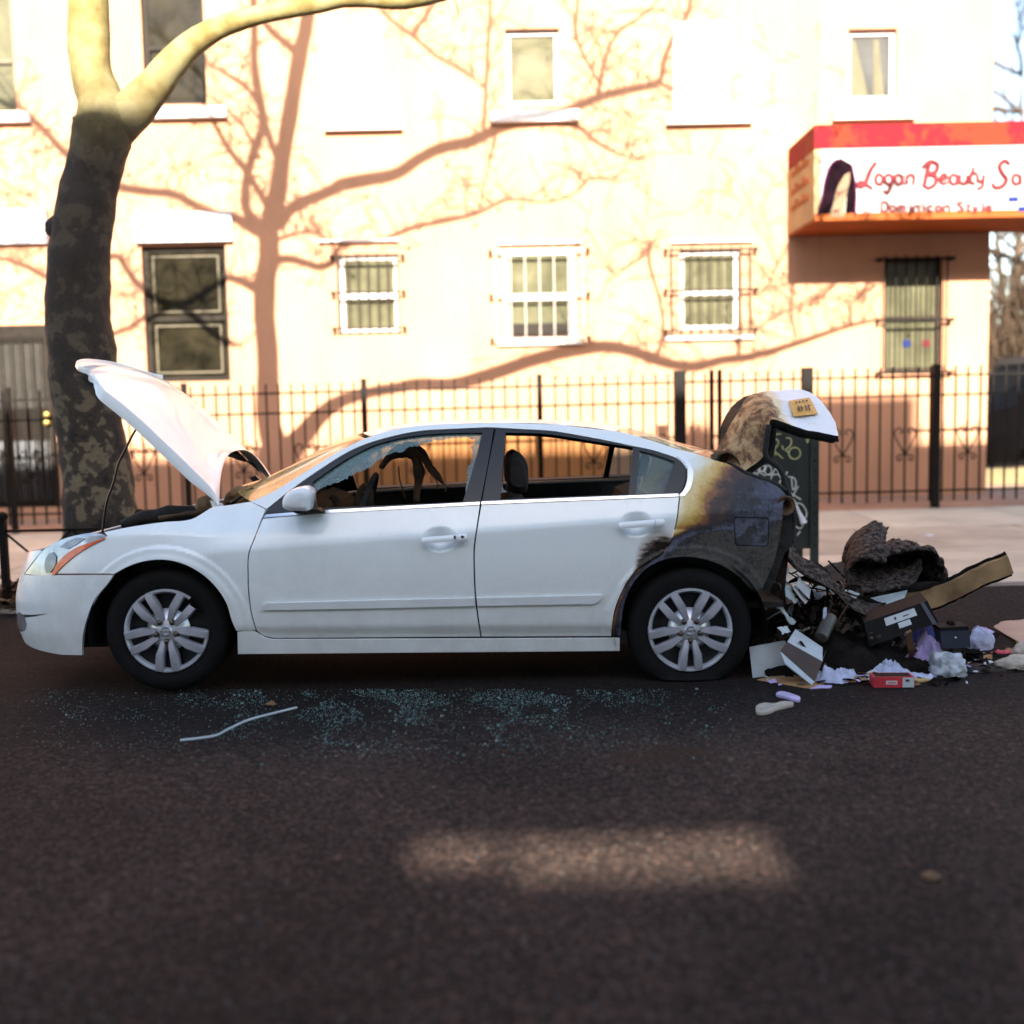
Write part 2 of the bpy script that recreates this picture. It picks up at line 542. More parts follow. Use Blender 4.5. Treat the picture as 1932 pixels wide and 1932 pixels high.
def window(rc, fr, pane, mid=True, bars=0, bar_m='bar_brown', over=.0, rails=(.04, .5, .96), label=None, blinds=0, bead=None):
    a, b, c, d = rc
    w = MB()
    t, y0, y1 = .06, WALLY + .09, WALLY + .15
    w.box(a, a + t, y0, y1, c, d).box(b - t, b, y0, y1, c, d).box(a + t, b - t, y0, y1, c, c + t).box(a + t, b - t, y0, y1, d - t, d)
    o = w.build('window', fr, bld)
    if label:
        o['label'] = label
    zm = c + (d - c) * .47
    if mid:
        MB().box(a + t, b - t, y0 - .01, y1 - .01, zm - .03, zm + .03).build('sash_rail', fr, o)
        for z0, z1, k in ((c + t, zm - .03, 0), (zm + .03, d - t, 1)):
            MB().box(a + t, b - t, y1 - .03 - .015 * k, y1 - .02 - .015 * k, z0, z1).build('pane', pane, o)
            if bead:
                q = MB()
                s_, e = .05, .022
                q.box(a + t + s_, a + t + s_ + e, y0 - .004, y0 + .02, z0 + s_, z1 - s_).box(b - t - s_ - e, b - t - s_, y0 - .004, y0 + .02, z0 + s_, z1 - s_)
                q.box(a + t + s_ + e, b - t - s_ - e, y0 - .004, y0 + .02, z0 + s_, z0 + s_ + e).box(a + t + s_ + e, b - t - s_ - e, y0 - .004, y0 + .02, z1 - s_ - e, z1 - s_)
                q.build('sash', bead, o)
    else:
        MB().box(a + t, b - t, y1 - .03, y1 - .02, c + t, d - t).build('pane', pane, o)
    for i in range(blinds):
        x = a + t + (b - a - 2 * t) * (i + .5) / blinds
        hw = (b - a - 2 * t) / blinds * .36
        MB().box(x - hw, x + hw, y1 - .036, y1 - .031, c + t + .01, d - t - .02).build('blind', 'blind_slat', o)
    if bars:
        yb = WALLY - .10
        A, B, Cc, D = a - over, b + over, c - over * .5, d + over * .2
        for i in range(bars):
            x = A + (B - A) * i / (bars - 1)
            MB().bar((x, yb, Cc), (x, yb, D), .016).build('bar', bar_m, o)
        for f in rails:
            z = Cc + (D - Cc) * f
            MB().bar((A - .03, yb - .018, z), (B + .03, yb - .018, z), .014, .03).build('rail', bar_m, o)
            for x in (A - .07, B + .07):
                MB().bar((x, WALLY + .01, z), (x, yb - .03, z), .045).build('bracket', 'bar_brown', o)
    return o
window(WIN['W1'], 'dark_frame', 'pane_dark', bead='pale_bead', label='dark unbarred window beside the tree shadow')
window(WIN['W2'], 'white_trim', 'pane_blind', bars=7)
w3 = window(WIN['W3'], 'white_trim', 'pane_blind', bars=7, bar_m='bar_white', over=.09, label='window with a pale cage grille and an air conditioner gap')
window(WIN['W4'], 'white_trim', 'pane_blind', bars=9, bar_m='bar_brown', over=.12)
window(WIN['W5'], 'bar_brown', 'pane_blind', bars=7, bar_m='iron', over=.02, rails=(.0, .45, .97), label='tall barred shop window under the awning')
window(WIN['U0'], 'pale_bead', 'pane_blind')
window(WIN['U1'], 'dark_frame', 'pane_dark')
window(WIN['U3'], 'white_trim', 'pane_blind', mid=False)
window(WIN['U4'], 'white_trim', 'pane_grey', mid=False)
a, b, c, d = WIN['U4']
for x0, x1, x2 in ((a + .06, a + .12, a + .3), (a + .36, a + .42, a + .5)):
    q = MB()
    q.prism([(x0, WALLY + .115, c + .06), (x2, WALLY + .115, c + .06), (x1, WALLY + .115, d - .1), (x0, WALLY + .115, d - .1)], (0, .004, 0))
    q.build('curtain', 'curtain', bld)
a, b, c, d = WIN['W3']
MB().box(a + .1, b - .08, WALLY - .06, WALLY + .12, c + .06, c + .2).build('vent_slot', 'dark_frame', w3)
a, b, c, d = WIN['W5']
for x, m in ((.38, 'print_blue'), (.72, 'print_red')):
    MB().box(a + (b - a) * x, a + (b - a) * (x + .13), WALLY + .108, WALLY + .112, c + .33, c + .42).build('sticker', m, bld)
# entrance door at the left
a, b, c, d = WIN['D']
door = MB().box(a, a + .2, WALLY + .02, WALLY + .12, c, d).box(b - .12, b, WALLY + .02, WALLY + .12, c, d).box(a + .2, b - .12, WALLY + .02, WALLY + .12, d - .2, d).box(a + .2, b - .12, WALLY + .02, WALLY + .12, c, c + .08).build('door', 'dark_frame', bld)
zmid0, zmid1 = onY(50, 828, WALLY).z, onY(50, 770, WALLY).z
MB().box(a + .2, b - .12, WALLY + .03, WALLY + .11, zmid0, zmid1).build('lock_rail', 'dark_frame', door)
for z0, z1 in ((c + .08, zmid0), (zmid1, d - .2)):
    MB().box(a + .2, b - .12, WALLY + .1, WALLY + .11, z0, z1).build('pane', 'blind_slat' if z0 > c + .5 else 'pane_shaded', door)
for i in range(19):
    x = a + .22 + (b - a - .36) * i / 18
    MB().bar((x, WALLY, c + .05), (x, WALLY, d - .15), .022 + .008 * (i % 3 == 0)).build('bar', 'dark_frame', door)
for y in (782, 797):
    p = onY(89, y, WALLY - .02)
    MB().lathe([(.001, -.05), (.03, -.045), (.04, -.02), (.025, 0), (.02, .04)], p, 12).build('door_knob', 'brass', door, True)

# ------------------------------------------------------------------ shop awning with its sign
AX0, AY = onY(1487, 420, WALLY).x, 13.73
AZ0, AZ1 = onY(1540, 412, AY).z, onY(1540, 236, AY).z
AX1 = 9.6
aw = thing('shop_awning', (AX0 + 3, WALLY - .02, AZ0), 'red and orange box awning with white beauty salon sign on the building corner', 'awning')
ZB = onY(1540, 281, AY).z
mb = MB()
mb.box(AX0, AX1, AY, WALLY - .01, AZ0, ZB - .004).build('awning_box', 'sign_cream', aw)
MB().box(AX0 - .004, AX1, AY - .006, WALLY - .012, ZB, AZ1).build('upper_band', 'awning_red', aw)
MB().box(AX0 + .06, AX1, AY - .03, AY - .002, AZ0 + .05, ZB - .01).build('sign_panel', 'sign_white', aw)
MB().box(AX0, AX1, AY - .035, AY - .001, AZ0 - .035, AZ0 + .045).build('lower_edge', 'awning_orange', aw)
MB().box(AX0 + .005, AX1, AY + .05, WALLY - .015, AZ0 - .03, AZ0 - .005).build('soffit', 'awning_orange', aw)
for k, z in enumerate((.72, .5, .3)):
    q = MB()
    for i in range(5):
        y = AY + .25 + i * .18
        q.box(AX0 - .007, AX0 - .002, y, y + .12, AZ0 + z - .05, AZ0 + z + .02 + .05 * (i % 2))
    tag(q.build('side_lettering', 'awning_orange', aw), kind='stuff')
YS = AY - .034
def zs(u, v):      # coordinates read off an enlargement of the sign
    return onY(1181.6 + u * .3884, v * .3884, YS)
def strokes(polys, name, m, r, parent, fn, smooth=True, flat=.35):
    q = MB()
    for p in polys:
        pts = catmull([Vector((a, b)) for a, b in p], n=5) if smooth and len(p) > 2 else [Vector(a) for a in p]
        w = [fn(a.x, a.y) for a in pts]
        k = len(w)
        rr = [r * (.7 + .4 * abs(sin(.6 + 2.2 * i / k))) for i in range(k)]
        q.tube(w, rr, 6)
    return q.build(name, m, parent, True)
def ring(cx, cy, rx, ry, k=10, a0=0.0, a1=2 * pi):
    return [(cx + rx * cos(a0 + (a1 - a0) * i / k), cy + ry * sin(a0 + (a1 - a0) * i / k)) for i in range(k + 1)]
LET = {
    'L': [[(1212, 788), (1185, 830), (1166, 880), (1140, 907), (1124, 900), (1138, 887), (1162, 896), (1196, 918)]],
    'o': [ring(1228, 872, 17, 25)], 'g': [ring(1274, 872, 17, 24), [(1293, 848), (1287, 900), (1266, 938), (1250, 925)]],
    'a': [ring(1322, 872, 17, 24), [(1342, 848), (1342, 897)]], 'n': [[(1366, 848), (1362, 897)], [(1363, 868), (1380, 848), (1395, 858), (1392, 897)]],
    'B': [[(1474, 792), (1458, 850), (1446, 908)], [(1438, 815), (1478, 785), (1512, 800), (1500, 838), (1466, 847), (1502, 858), (1502, 890), (1466, 914), (1438, 896)]],
    'e': [[(1528, 875), (1556, 862), (1546, 846), (1527, 862), (1532, 892), (1562, 888)]], 'a ': [ring(1590, 872, 17, 24), [(1610, 848), (1610, 897)]],
    'u': [[(1624, 850), (1622, 885), (1640, 895), (1656, 870)], [(1657, 850), (1656, 897)]], 't': [[(1688, 812), (1678, 890), (1694, 894)], [(1668, 846), (1704, 842)]],
    'y': [[(1706, 850), (1712, 884), (1726, 880)], [(1738, 848), (1720, 915), (1702, 918)]],
    'S': [[(1862, 800), (1842, 782), (1813, 806), (1826, 842), (1846, 872), (1822, 908), (1786, 908), (1780, 888)]],
    'a  ': [ring(1894, 872, 17, 24), [(1915, 848), (1915, 897)]]}
for k, v in LET.items():
    strokes(v, 'letter', 'print_red', .027 if k.strip().isupper() else .021, aw, zs)
def text(s, name, m, x, z, size, y, parent, ext=.004, shear=0, xs=1.0, offset=0):
    cu = bpy.data.curves.new(name, 'FONT')
    cu.body, cu.size, cu.extrude, cu.shear, cu.offset = s, size, ext, shear, offset
    o = bpy.data.objects.new(name, cu)
    COL.objects.link(o)
    dg = bpy.context.evaluated_depsgraph_get()
    me = bpy.data.meshes.new_from_object(o.evaluated_get(dg))
    bpy.data.objects.remove(o)
    base = sub(parent)
    for v in me.vertices:
        px, py, pz = v.co
        v.co = Vector((x + px * xs, y - pz, z + py)) - base
    me.materials.clear()
    me.materials.append(MATS[m])
    return link(name, me, parent)
GLY = {'D': [[(0, 0), (0, 1)], [(0, 0), (.6, .05), (.85, .5), (.6, .95), (0, 1)]], 'o': [ring(.4, .7, .38, .3, 10)],
    'm': [[(0, .4), (0, 1)], [(0, .55), (.2, .4), (.42, .5), (.42, 1)], [(.42, .55), (.65, .4), (.86, .5), (.86, 1)]],
    'i': [[(.25, .42), (.25, 1)], [(.25, .12), (.25, .2)]], 'n': [[(0, .4), (0, 1)], [(0, .58), (.3, .4), (.68, .52), (.68, 1)]],
    'c': [[(.75, .5), (.4, .4), (.05, .7), (.4, 1), (.75, .9)]], 'a': [ring(.36, .7, .33, .3, 10), [(.72, .4), (.72, 1)]],
    'S': [[(.8, .12), (.4, 0), (.05, .22), (.4, .48), (.8, .75), (.4, 1), (0, .88)]], 't': [[(.35, .12), (.35, .9), (.6, 1)], [(.1, .42), (.65, .42)]],
    'y': [[(.05, .4), (.38, .95)], [(.75, .4), (.38, .98), (.1, 1.3)]], 'l': [[(.3, 0), (.3, 1)]], 'e': [[(.08, .7), (.74, .68), (.45, .4), (.06, .7), (.4, 1), (.72, .9)]]}
WIDTH = {'i': 24, 'l': 24, 't': 32, 'm': 50, ' ': 24}
u0 = 1240
for ch in 'Dominican Style':
    wd = WIDTH.get(ch, 41)
    if ch in GLY:
        strokes([[(u0 + a * 36, 982 + b * 44) for a, b in q] for q in GLY[ch]], 'letter', 'print_pink', .017, aw, zs)
    u0 += wd
hair = [(930, 1055), (950, 960), (965, 870), (990, 800), (1040, 768), (1090, 795), (1108, 870), (1112, 1055), (1062, 1055), (1070, 960), (1062, 900), (1040, 900), (1020, 950), (1000, 1010), (985, 1055)]
MB().prism([zs(*h) for h in hair], (0, .006, 0)).build('portrait_hair', 'print_hair', aw)
face = [(1000, 1012), (1015, 945), (1030, 900), (1060, 850), (1086, 835), (1085, 880), (1066, 960), (1058, 1055), (985, 1055)]
MB().prism([zs(*h) + Vector((0, -.004, 0)) for h in face], (0, .006, 0)).build('portrait_face', 'print_skin', aw)
strokes([[(930, 1050), (955, 950), (975, 850), (1010, 785), (1045, 772)], [(1112, 1050), (1112, 900), (1095, 800)]], 'portrait_outline', 'print_purple', .012, aw, zs)
strokes([[(1020, 935), (1032, 940), (1042, 932)], [(1005, 1020), (1020, 1026), (1035, 1020)]], 'portrait_mouth', 'print_red', .012, aw, zs)
for u, v in ((1880, 968), (1928, 1015)):
    p = zs(u, v)
    MB().box(p.x - .06, p.x + .06, YS - .003, YS + .003, p.z - .03, p.z + .03).build('phone_mark', 'print_blue', aw)

# ------------------------------------------------------------------ the house across the street (behind the camera): its roofline shades the street
OY = -9.0
ztop = 0.80 + TZ * (WALLY - OY)
ob = thing('opposite_house', (0, OY - 4, 0), 'pale house across the street, behind the viewer, whose roof shades the road', 'building')
P1, P2, P3 = onG(965, 1538), onG(1420, 1538), onG(1300, 1655)
P4, P5, P6 = onG(795, 1538), onG(800, 1640), onG(1300, 1790)
gx0, gx1 = P1.x - TX * (P1.y - OY), P2.x - TX * (P2.y - OY)
gz1, gz0 = TZ * (P1.y - OY) + gz(0, P1.y), TZ * (P3.y - OY) + gz(0, P3.y)
holes = []
for f in range(4):
    for i in range(-7, 8):
        x = i * 2.6 + .6
        if abs(x + .5 - (gx0 + gx1) / 2) < 1.6 and 1 <= f <= 2:
            continue
        holes.append((x, x + 1.05, .9 + f * 2.9, 2.6 + f * 2.9))
gap = (gx0, gx1, gz0, gz1)  # made-up wall opening, shaped to throw the sun patch on the road
gxl = P4.x - TX * (P4.y - OY)
gaps = [gap, (gxl, gx0 - .05, TZ * (P5.y - OY) + gz(0, P5.y), gz1)]
zl1 = TZ * (P6.y - OY) + gz(0, P6.y)
zc_ = gz0 - .05
while zc_ > zl1:                     # added slits that thin the sun to a dim tail below the patch
    gaps.append((gx0 - .1, gx1 + .1, zc_ - .028, zc_))
    zc_ -= .085 + .012 * len(gaps)
mb = facade(holes + gaps, -24, 24, -.2, ztop, OY, -.22)
# thickness: house blocks either side of an open slot added for the sun beam
for sx0, sx1 in ((-24, gxl - .25), (gx1 + .35, 24)):
    mb.add([(sx0, OY - .24, -.2), (sx1, OY - .24, -.2), (sx1, OY - 9, -.2), (sx0, OY - 9, -.2), (sx0, OY - .24, ztop - .3), (sx1, OY - .24, ztop - .3), (sx1, OY - 9, ztop - .3), (sx0, OY - 9, ztop - .3)],
           [(4, 5, 6, 7), (0, 1, 5, 4), (1, 2, 6, 5), (3, 0, 4, 7), (2, 3, 7, 6)])
mb.build('wall', 'facade_far', ob)
for a, b, c, d in holes:
    w = MB().box(a, b, OY - .2, OY - .16, c, d).build('window', 'glass_far', ob)
    MB().box(a - .08, b + .08, OY - .02, OY + .1, c - .12, c).build('sill', 'brick_trim', w)
MB().box(-24, 24, OY - .3, OY + .12, ztop - .25, ztop + .02).build('parapet', 'brick_trim', ob)
q0, q1 = onY(1535, 800, WALLY).x - TX * (WALLY - OY), onY(1728, 800, WALLY).x - TX * (WALLY - OY)
MB().box(q0, q1, OY - 1.6, OY - .3, ztop - .4, ztop + .85).build('stair_bulkhead', 'facade_far', ob)
q2 = onY(1316, 800, WALLY).x - TX * (WALLY - OY)
MB().lathe([(.17, -.3), (.17, .35), (.24, .4), (.2, .5), (.1, .58), (.001, .6)], (q2, OY - .5, ztop), 16, 'Z').build('roof_vent', 'brick_trim', ob)
# ------------------------------------------------------------------ iron fence in front of the building
def fz(py_l, py_r):       # a fence line seen at px 300 and px 1850
    a, b = onY(300, py_l, FENCEY), onY(1850, py_r, FENCEY)
    k = (b.z - a.z) / (b.x - a.x)
    return lambda x: a.z + k * (x - a.x)
z_top, z_r1, z_r2, z_r3, z_bot = fz(729, 690), fz(748, 706), fz(786, 743), fz(964, 923), fz(984, 943)
PITCHX = .1475
pick = MB().box(-.0095, .0095, -.0095, .0095, z_bot(0), z_top(0))
def fx(px): return onY(px, 850, FENCEY).x
def heart_pts(s=1.0):
    pts_l = [(0, -.155), (-.05, -.06), (-.105, .04), (-.125, .11), (-.105, .155), (-.065, .165), (-.035, .14), (-.04, .112), (-.062, .112)]
    return pts_l
def scroll(parent, x, zc):
    q = MB()
    for s in (-1, 1):
        q.tube([(x + s * a * 1.0, FENCEY - .012, zc + b) for a, b in [(p.x, p.y) for p in catmull([Vector(v) for v in heart_pts()], n=4)]], .0085, 6)
        q.tube([(x + s * p.x, FENCEY - .012, zc + p.y) for p in catmull([Vector(v) for v in [(0, -.125), (-.03, -.15), (-.075, -.15), (-.098, -.185), (-.075, -.215), (-.045, -.2), (-.055, -.175)]], n=4)], .0085, 6)
    return q.build('scroll', 'iron', parent, True)
def fence(name, x0, x1, posts, label, cat='fence', hearts=()):
    r = thing(name, ((x0 + x1) / 2, FENCEY, z_bot((x0 + x1) / 2)), label, cat)
    for zf in (z_r1, z_r2, z_r3):
        MB().bar((x0, FENCEY, zf(x0)), (x1, FENCEY, zf(x1)), .034, .022).build('rail', 'iron', r)
    me = None
    n = int((x1 - x0) / PITCHX)
    for i in range(n + 1):
        x = x0 + PITCHX * .5 + i * PITCHX
        if x > x1 - .02 or any(abs(x - p) < .05 for p, w in posts):
            continue
        if me is None:
            base = Vector((0, FENCEY, 0))
            p_ = MB().box(-.0095, .0095, FENCEY - .0095, FENCEY + .0095, z_bot(0), z_top(0)).build('picket', 'iron', r)
            me = p_.data
            off = sub(r)
            for v in me.vertices:
                v.co += off - Vector((0, FENCEY, z_bot(0)))
        else:
            p_ = link('picket', me, r)
        p_.location = Vector((x, FENCEY, z_bot(x) + random.uniform(-.004, .004))) - sub(r)
    for p, w in posts:
        g0 = gz(p, FENCEY) - .05
        MB().box(p - w / 2, p + w / 2, FENCEY - w / 2, FENCEY + w / 2, g0, z_top(p) + .03).build('post', 'iron', r)
    for h in hearts:
        k = round((h - x0 - PITCHX * .5) / PITCHX)
        x = x0 + PITCHX * .5 + k * PITCHX
        scroll(r, x, z_r3(x) + .58)
    return r
fence('iron_fence', fx(-120), fx(1270), [(fx(p), .062) for p in (20, 352, 690, 1020)], 'long black picket fence running behind the white car up to the thick gate post', hearts=[fx(p) for p in (60, 259, 456, 580, 780, 1130, 1230)])
fence('iron_gate', fx(1296), fx(1516), [(fx(1283), .13), (fx(1343), .05), (fx(1358), .05), (fx(1522), .12)], 'black iron gate between two thick posts behind the raised trunk lid', 'gate')
fence('iron_fence', fx(1530), fx(2060), [(fx(1765), .085), (fx(2010), .085)], 'short black picket fence with heart scrolls right of the green box', hearts=[fx(p) for p in (1588, 1704, 1830, 1950)])

# ------------------------------------------------------------------ plane tree
def bark():
    m = mat('bark', (.085, .068, .045), .9, var=.3, scale=3)
    n, l, b = nodes(m)
    tc = n.new('ShaderNodeTexCoord')
    v = tc.outputs['Object']
    n1 = noise_node(n, l, 6.5, 3, .55, v)
    n2 = noise_node(n, l, 11, 4, .6, v)
    n3 = noise_node(n, l, 30, 6, .7, v)
    a = ramp(n, [(.40, (.008, .005, .003)), (.42, (.026, .017, .010)), (.53, (.032, .021, .012)), (.55, (.115, .088, .050))])
    l.new(n1, a.inputs[0])
    c = ramp(n, [(.56, (0, 0, 0)), (.58, (1, 1, 1))])
    l.new(n2, c.inputs[0])
    sz = n.new('ShaderNodeSeparateXYZ')
    l.new(v, sz.inputs[0])
    mz = n.new('ShaderNodeMapRange')
    mz.inputs['From Min'].default_value, mz.inputs['From Max'].default_value = 1.2, 2.2
    l.new(sz.outputs[2], mz.inputs['Value'])
    old = mixc(n, l, math_node(n, l, 'MULTIPLY', mz.outputs[0], .75), a.outputs[0], (.020, .013, .008))
    col = mixc(n, l, math_node(n, l, 'MULTIPLY', c.outputs[0], .7), old, (.016, .010, .006))
    f = ramp(n, [(.3, (.75, .75, .75)), (.7, (1.2, 1.2, 1.2))])
    l.new(n3, f.inputs[0])
    col = mixc(n, l, 1.0, col, f.outputs[0], 'MULTIPLY')
    # young cream limb bark over old flaky bark, with sun and shade painted in
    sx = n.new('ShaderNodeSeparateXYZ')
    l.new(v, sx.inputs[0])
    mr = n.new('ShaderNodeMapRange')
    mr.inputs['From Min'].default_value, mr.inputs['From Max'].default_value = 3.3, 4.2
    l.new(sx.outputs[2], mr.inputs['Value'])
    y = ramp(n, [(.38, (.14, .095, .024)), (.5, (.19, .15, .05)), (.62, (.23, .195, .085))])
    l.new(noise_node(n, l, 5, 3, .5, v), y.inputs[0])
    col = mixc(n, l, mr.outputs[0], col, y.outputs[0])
    l.new(col, b.inputs['Base Color'])
    bp = n.new('ShaderNodeBump')
    bp.inputs['Strength'].default_value, bp.inputs['Distance'].default_value = .7, .012
    l.new(math_node(n, l, 'ADD', n1, math_node(n, l, 'MULTIPLY', n3, .35)), bp.inputs['Height'])
    l.new(bp.outputs[0], b.inputs['Normal'])
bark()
tbase = onY(185, 1080, TREEY)
tbase.z = gz(tbase.x, TREEY)
tree = thing('plane_tree', tbase, 'tall bare plane tree with mottled bark behind the open hood', 'tree')
def rough_tube(mb, pts, rs, n=20, amp=.06, sc_=2.2):
    k0 = len(mb.v)
    mb.tube(pts, rs, n)
    k = 0
    for i, p in enumerate(pts):
        for j in range(n):
            v = mb.v[k0 + i * n + j]
            d = v - p
            mb.v[k0 + i * n + j] = p + d * (1 + amp * fbm(v, sc_) + .5 * amp * fbm(v, sc_ * 3.2))
edges = [(1110, 108, 268), (1060, 112, 262), (1010, 118, 258), (950, 121, 252), (900, 120, 245), (800, 108, 231), (700, 96, 217), (600, 90, 207), (520, 93, 206), (450, 96, 207), (400, 104, 211), (330, 121, 224), (280, 134, 240), (230, 139, 257), (190, 137, 240), (150, 134, 216), (100, 128, 208), (30, 126, 209), (-60, 128, 206)]
cen, rr = [], []
for y, a, b in edges:
    cen.append(onY((a + b) / 2, y, TREEY))
    rr.append((onY(b, y, TREEY) - onY(a, y, TREEY)).length / 2)
def sh(px, py, Y=TREEY):          # the branch point whose shadow falls on the wall at this place
    w = onY(px, py, WALLY)
    return Vector((w.x - TX * (WALLY - Y), Y, w.z + TZ * (WALLY - Y)))
z3 = .33333
MAIN = [(500, 533), (507, 483), (507, 430), (523, 367), (530, 317), (547, 217), (563, 117), (580, 33), (590, -40)]
top = [sh(x, y, TREEY + .04 * i) for i, (x, y) in enumerate(MAIN)]
pts = catmull(cen + top, n=5)
rs = lerp_list(rr[:14] + [.17, .16, .155, .15, .145] + [.14, .135, .135, .12, .11, .105, .1, .09, .08], len(pts))
mb = MB()
rough_tube(mb, pts, rs, 40, .10)
kn = onY(103, 432, TREEY)
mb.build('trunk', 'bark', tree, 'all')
q = MB()
rough_tube(q, [kn + Vector((.09, 0, .02)), kn + Vector((.03, -.02, .0)), kn + Vector((-.03, -.03, -.02)), kn + Vector((-.055, -.03, -.03))], [.12, .10, .07, .02], 14, .12, 6)
q.build('burl', 'bark', tree, 'all')
LIMBS = []
def limb(pts, r, amp=.07, n=10):
    P = catmull(pts, n=4)
    R = lerp_list(r, len(P))
    m_ = MB()
    rough_tube(m_, P, R, n, amp)
    LIMBS.append((P, R))
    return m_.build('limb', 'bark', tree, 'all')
vis = [onY(x, y, TREEY) for x, y in ((196, 262), (232, 226), (258, 200), (289, 165), (322, 122), (362, 83), (413, 52), (467, 34), (533, 19), (600, 7), (644, -3))]
far = [sh(x, y, TREEY - .02 * i) for i, (x, y) in enumerate(((850, 725), (930, 705), (1000, 681), (1080, 662), (1160, 655), (1200, 665), (1250, 683), (1310, 692), (1360, 680), (1420, 672), (1480, 655), (1540, 635), (1600, 615), (1655, 603)))]
limb(vis + far, [.17, .165, .15, .13, .115, .095, .08, .07, .066, .066, .066, .075, .082, .08, .075, .072, .07, .065, .06, .055, .05, .04, .034, .026, .018], .06, 18)
def S1(l, Y=TREEY): return [sh(a * z3, b * z3, Y) for a, b in l]
def S2(l, Y=TREEY): return [sh(590.8 + a * z3, b * z3, Y) for a, b in l]
def S3(l, Y=TREEY): return [sh(1181.6 + a * .3884, b * .3884, Y) for a, b in l]
limb(S1([(1500, 1300), (1400, 1200), (1392, 1050), (1440, 850), (1490, 700), (1470, 560), (1440, 350), (1440, 170), (1430, -60)], 9.0), [.08, .065, .06, .06, .06, .055, .05, .05, .04])
limb(S1([(1530, 1200), (1440, 1040), (1400, 980), (1300, 850), (1200, 680), (1150, 590), (1080, 470)], 8.85), [.05, .045, .045, .04, .03, .022, .012])
limb(S1([(1585, 920), (1540, 820), (1500, 700)], 8.9), [.06, .05, .05])
limb(S1([(1690, 310), (1600, 230), (1530, 170), (1440, 40)], 9.05), [.06, .05, .045, .03])
limb(S1([(1480, 620), (1400, 500), (1300, 430), (1200, 370), (1120, 330)], 9.0), [.035, .03, .026, .02, .01])
limb(S1([(1470, 900), (1380, 720), (1240, 580), (1150, 520)], 9.1), [.03, .02, .014, .008])
limb(S1([(1500, 1320), (1420, 1290), (1340, 1235), (1200, 1210), (1100, 1160), (980, 1100), (850, 1085), (730, 1070), (620, 1040), (500, 980), (380, 880), (280, 770), (190, 680), (90, 590), (-60, 520)], 8.8), [.085, .07, .06, .055, .055, .055, .055, .052, .05, .05, .05, .045, .04, .035, .025])
limb(S1([(1480, 1650), (1400, 1610), (1330, 1580), (1260, 1570), (1130, 1640), (1000, 1700), (900, 1680), (770, 1600), (720, 1530), (660, 1450), (590, 1470), (420, 1580), (270, 1570), (130, 1500), (-40, 1450)], 8.75), [.07, .055, .05, .045, .045, .05, .045, .045, .04, .04, .035, .03, .03, .028, .02])
limb(S1([(1000, 1700), (1120, 1800), (1230, 1890), (1330, 1960)], 8.75), [.05, .045, .04, .03])
limb(S1([(960, 1700), (830, 1790), (740, 1850), (620, 1900), (480, 1990)], 8.75), [.04, .035, .032, .028, .016])
limb(S1([(1570, 1270), (1640, 1190), (1720, 1140), (1800, 1110), (1900, 1065)], 8.8) + S2([(150, 1050), (300, 1020), (480, 980), (600, 900), (720, 840), (900, 800), (1000, 750), (1100, 712), (1300, 680), (1480, 610), (1620, 550), (1780, 510), (1900, 485)], 8.7) + S3([(160, 400), (182, 300), (230, 180), (290, 80), (330, -60)], 8.6), [.11, .08, .072, .07, .075, .08, .085, .08, .075, .075, .075, .07, .066, .062, .06, .058, .056, .05, .045, .04, .036, .032, .03, .025])
limb(S2([(1400, 690), (1500, 720), (1600, 800), (1750, 880), (1880, 900)], 8.7), [.035, .03, .026, .016, .008])
limb(S2([(960, 770), (975, 560), (990, 250), (1000, 100), (1010, -60)], 8.7), [.026, .024, .022, .02, .014])
limb(S2([(1040, 730), (1000, 900), (940, 1180)], 8.8), [.02, .016, .012])
limb(S1([(1540, 1480), (1620, 1465), (1700, 1480), (1820, 1510), (1890, 1470)], 8.8) + S2([(120, 1440), (400, 1355), (560, 1290), (800, 1240), (940, 1200), (1100, 1130), (1350, 1140), (1500, 1080), (1580, 1005), (1700, 1030)], 8.8), [.06, .052, .05, .046, .044, .04, .035, .03, .028, .026, .018, .014, .013, .012, .008])
limb(S1([(1560, 1360), (1650, 1330), (1730, 1310)], 8.8) + S2([(-20, 1310), (80, 1350), (130, 1440)], 8.8), [.03, .024, .016, .012, .012, .01])
limb(S2([(960, 480), (840, 400), (700, 320), (560, 200), (460, 130), (380, 60)], 8.9), [.012, .02, .02, .024, .022, .012])
limb(S2([(560, 190), (640, 90), (690, -20)], 8.9), [.024, .028, .026])
limb(S2([(1610, 545), (1640, 380), (1720, 190), (1860, 90), (1940, 20)], 8.7), [.03, .026, .022, .02, .012])
limb(S2([(1620, 470), (1540, 330), (1490, 210), (1500, -20)], 8.8), [.02, .022, .026, .022])
limb(S3([(160, 400), (240, 440), (310, 490), (360, 540)], 8.6), [.022, .024, .02, .012])
limb(S3([(150, 1740), (180, 1600), (160, 1450), (110, 1230), (120, 1180)], 8.7), [.026, .022, .02, .022, .02])
limb(S3([(110, 1230), (0, 1300), (-100, 1380)], 8.7), [.016, .014, .008])
limb(S3([(545, 1720), (550, 1640)], 8.7), [.03, .026])
limb(S3([(822, 1640), (800, 1500), (815, 1350)], 8.6), [.02, .018, .014])
limb(S3([(1090, 1580), (1095, 1470), (1170, 1420), (1240, 1370)], 8.6), [.016, .014, .012, .008])
limb(S3([(620, 1600), (760, 1520), (900, 1470), (1000, 1400)], 8.6), [.012, .012, .01, .008])
limb(S3([(640, 1440), (700, 1360), (730, 1280)], 8.5), [.012, .01, .008])
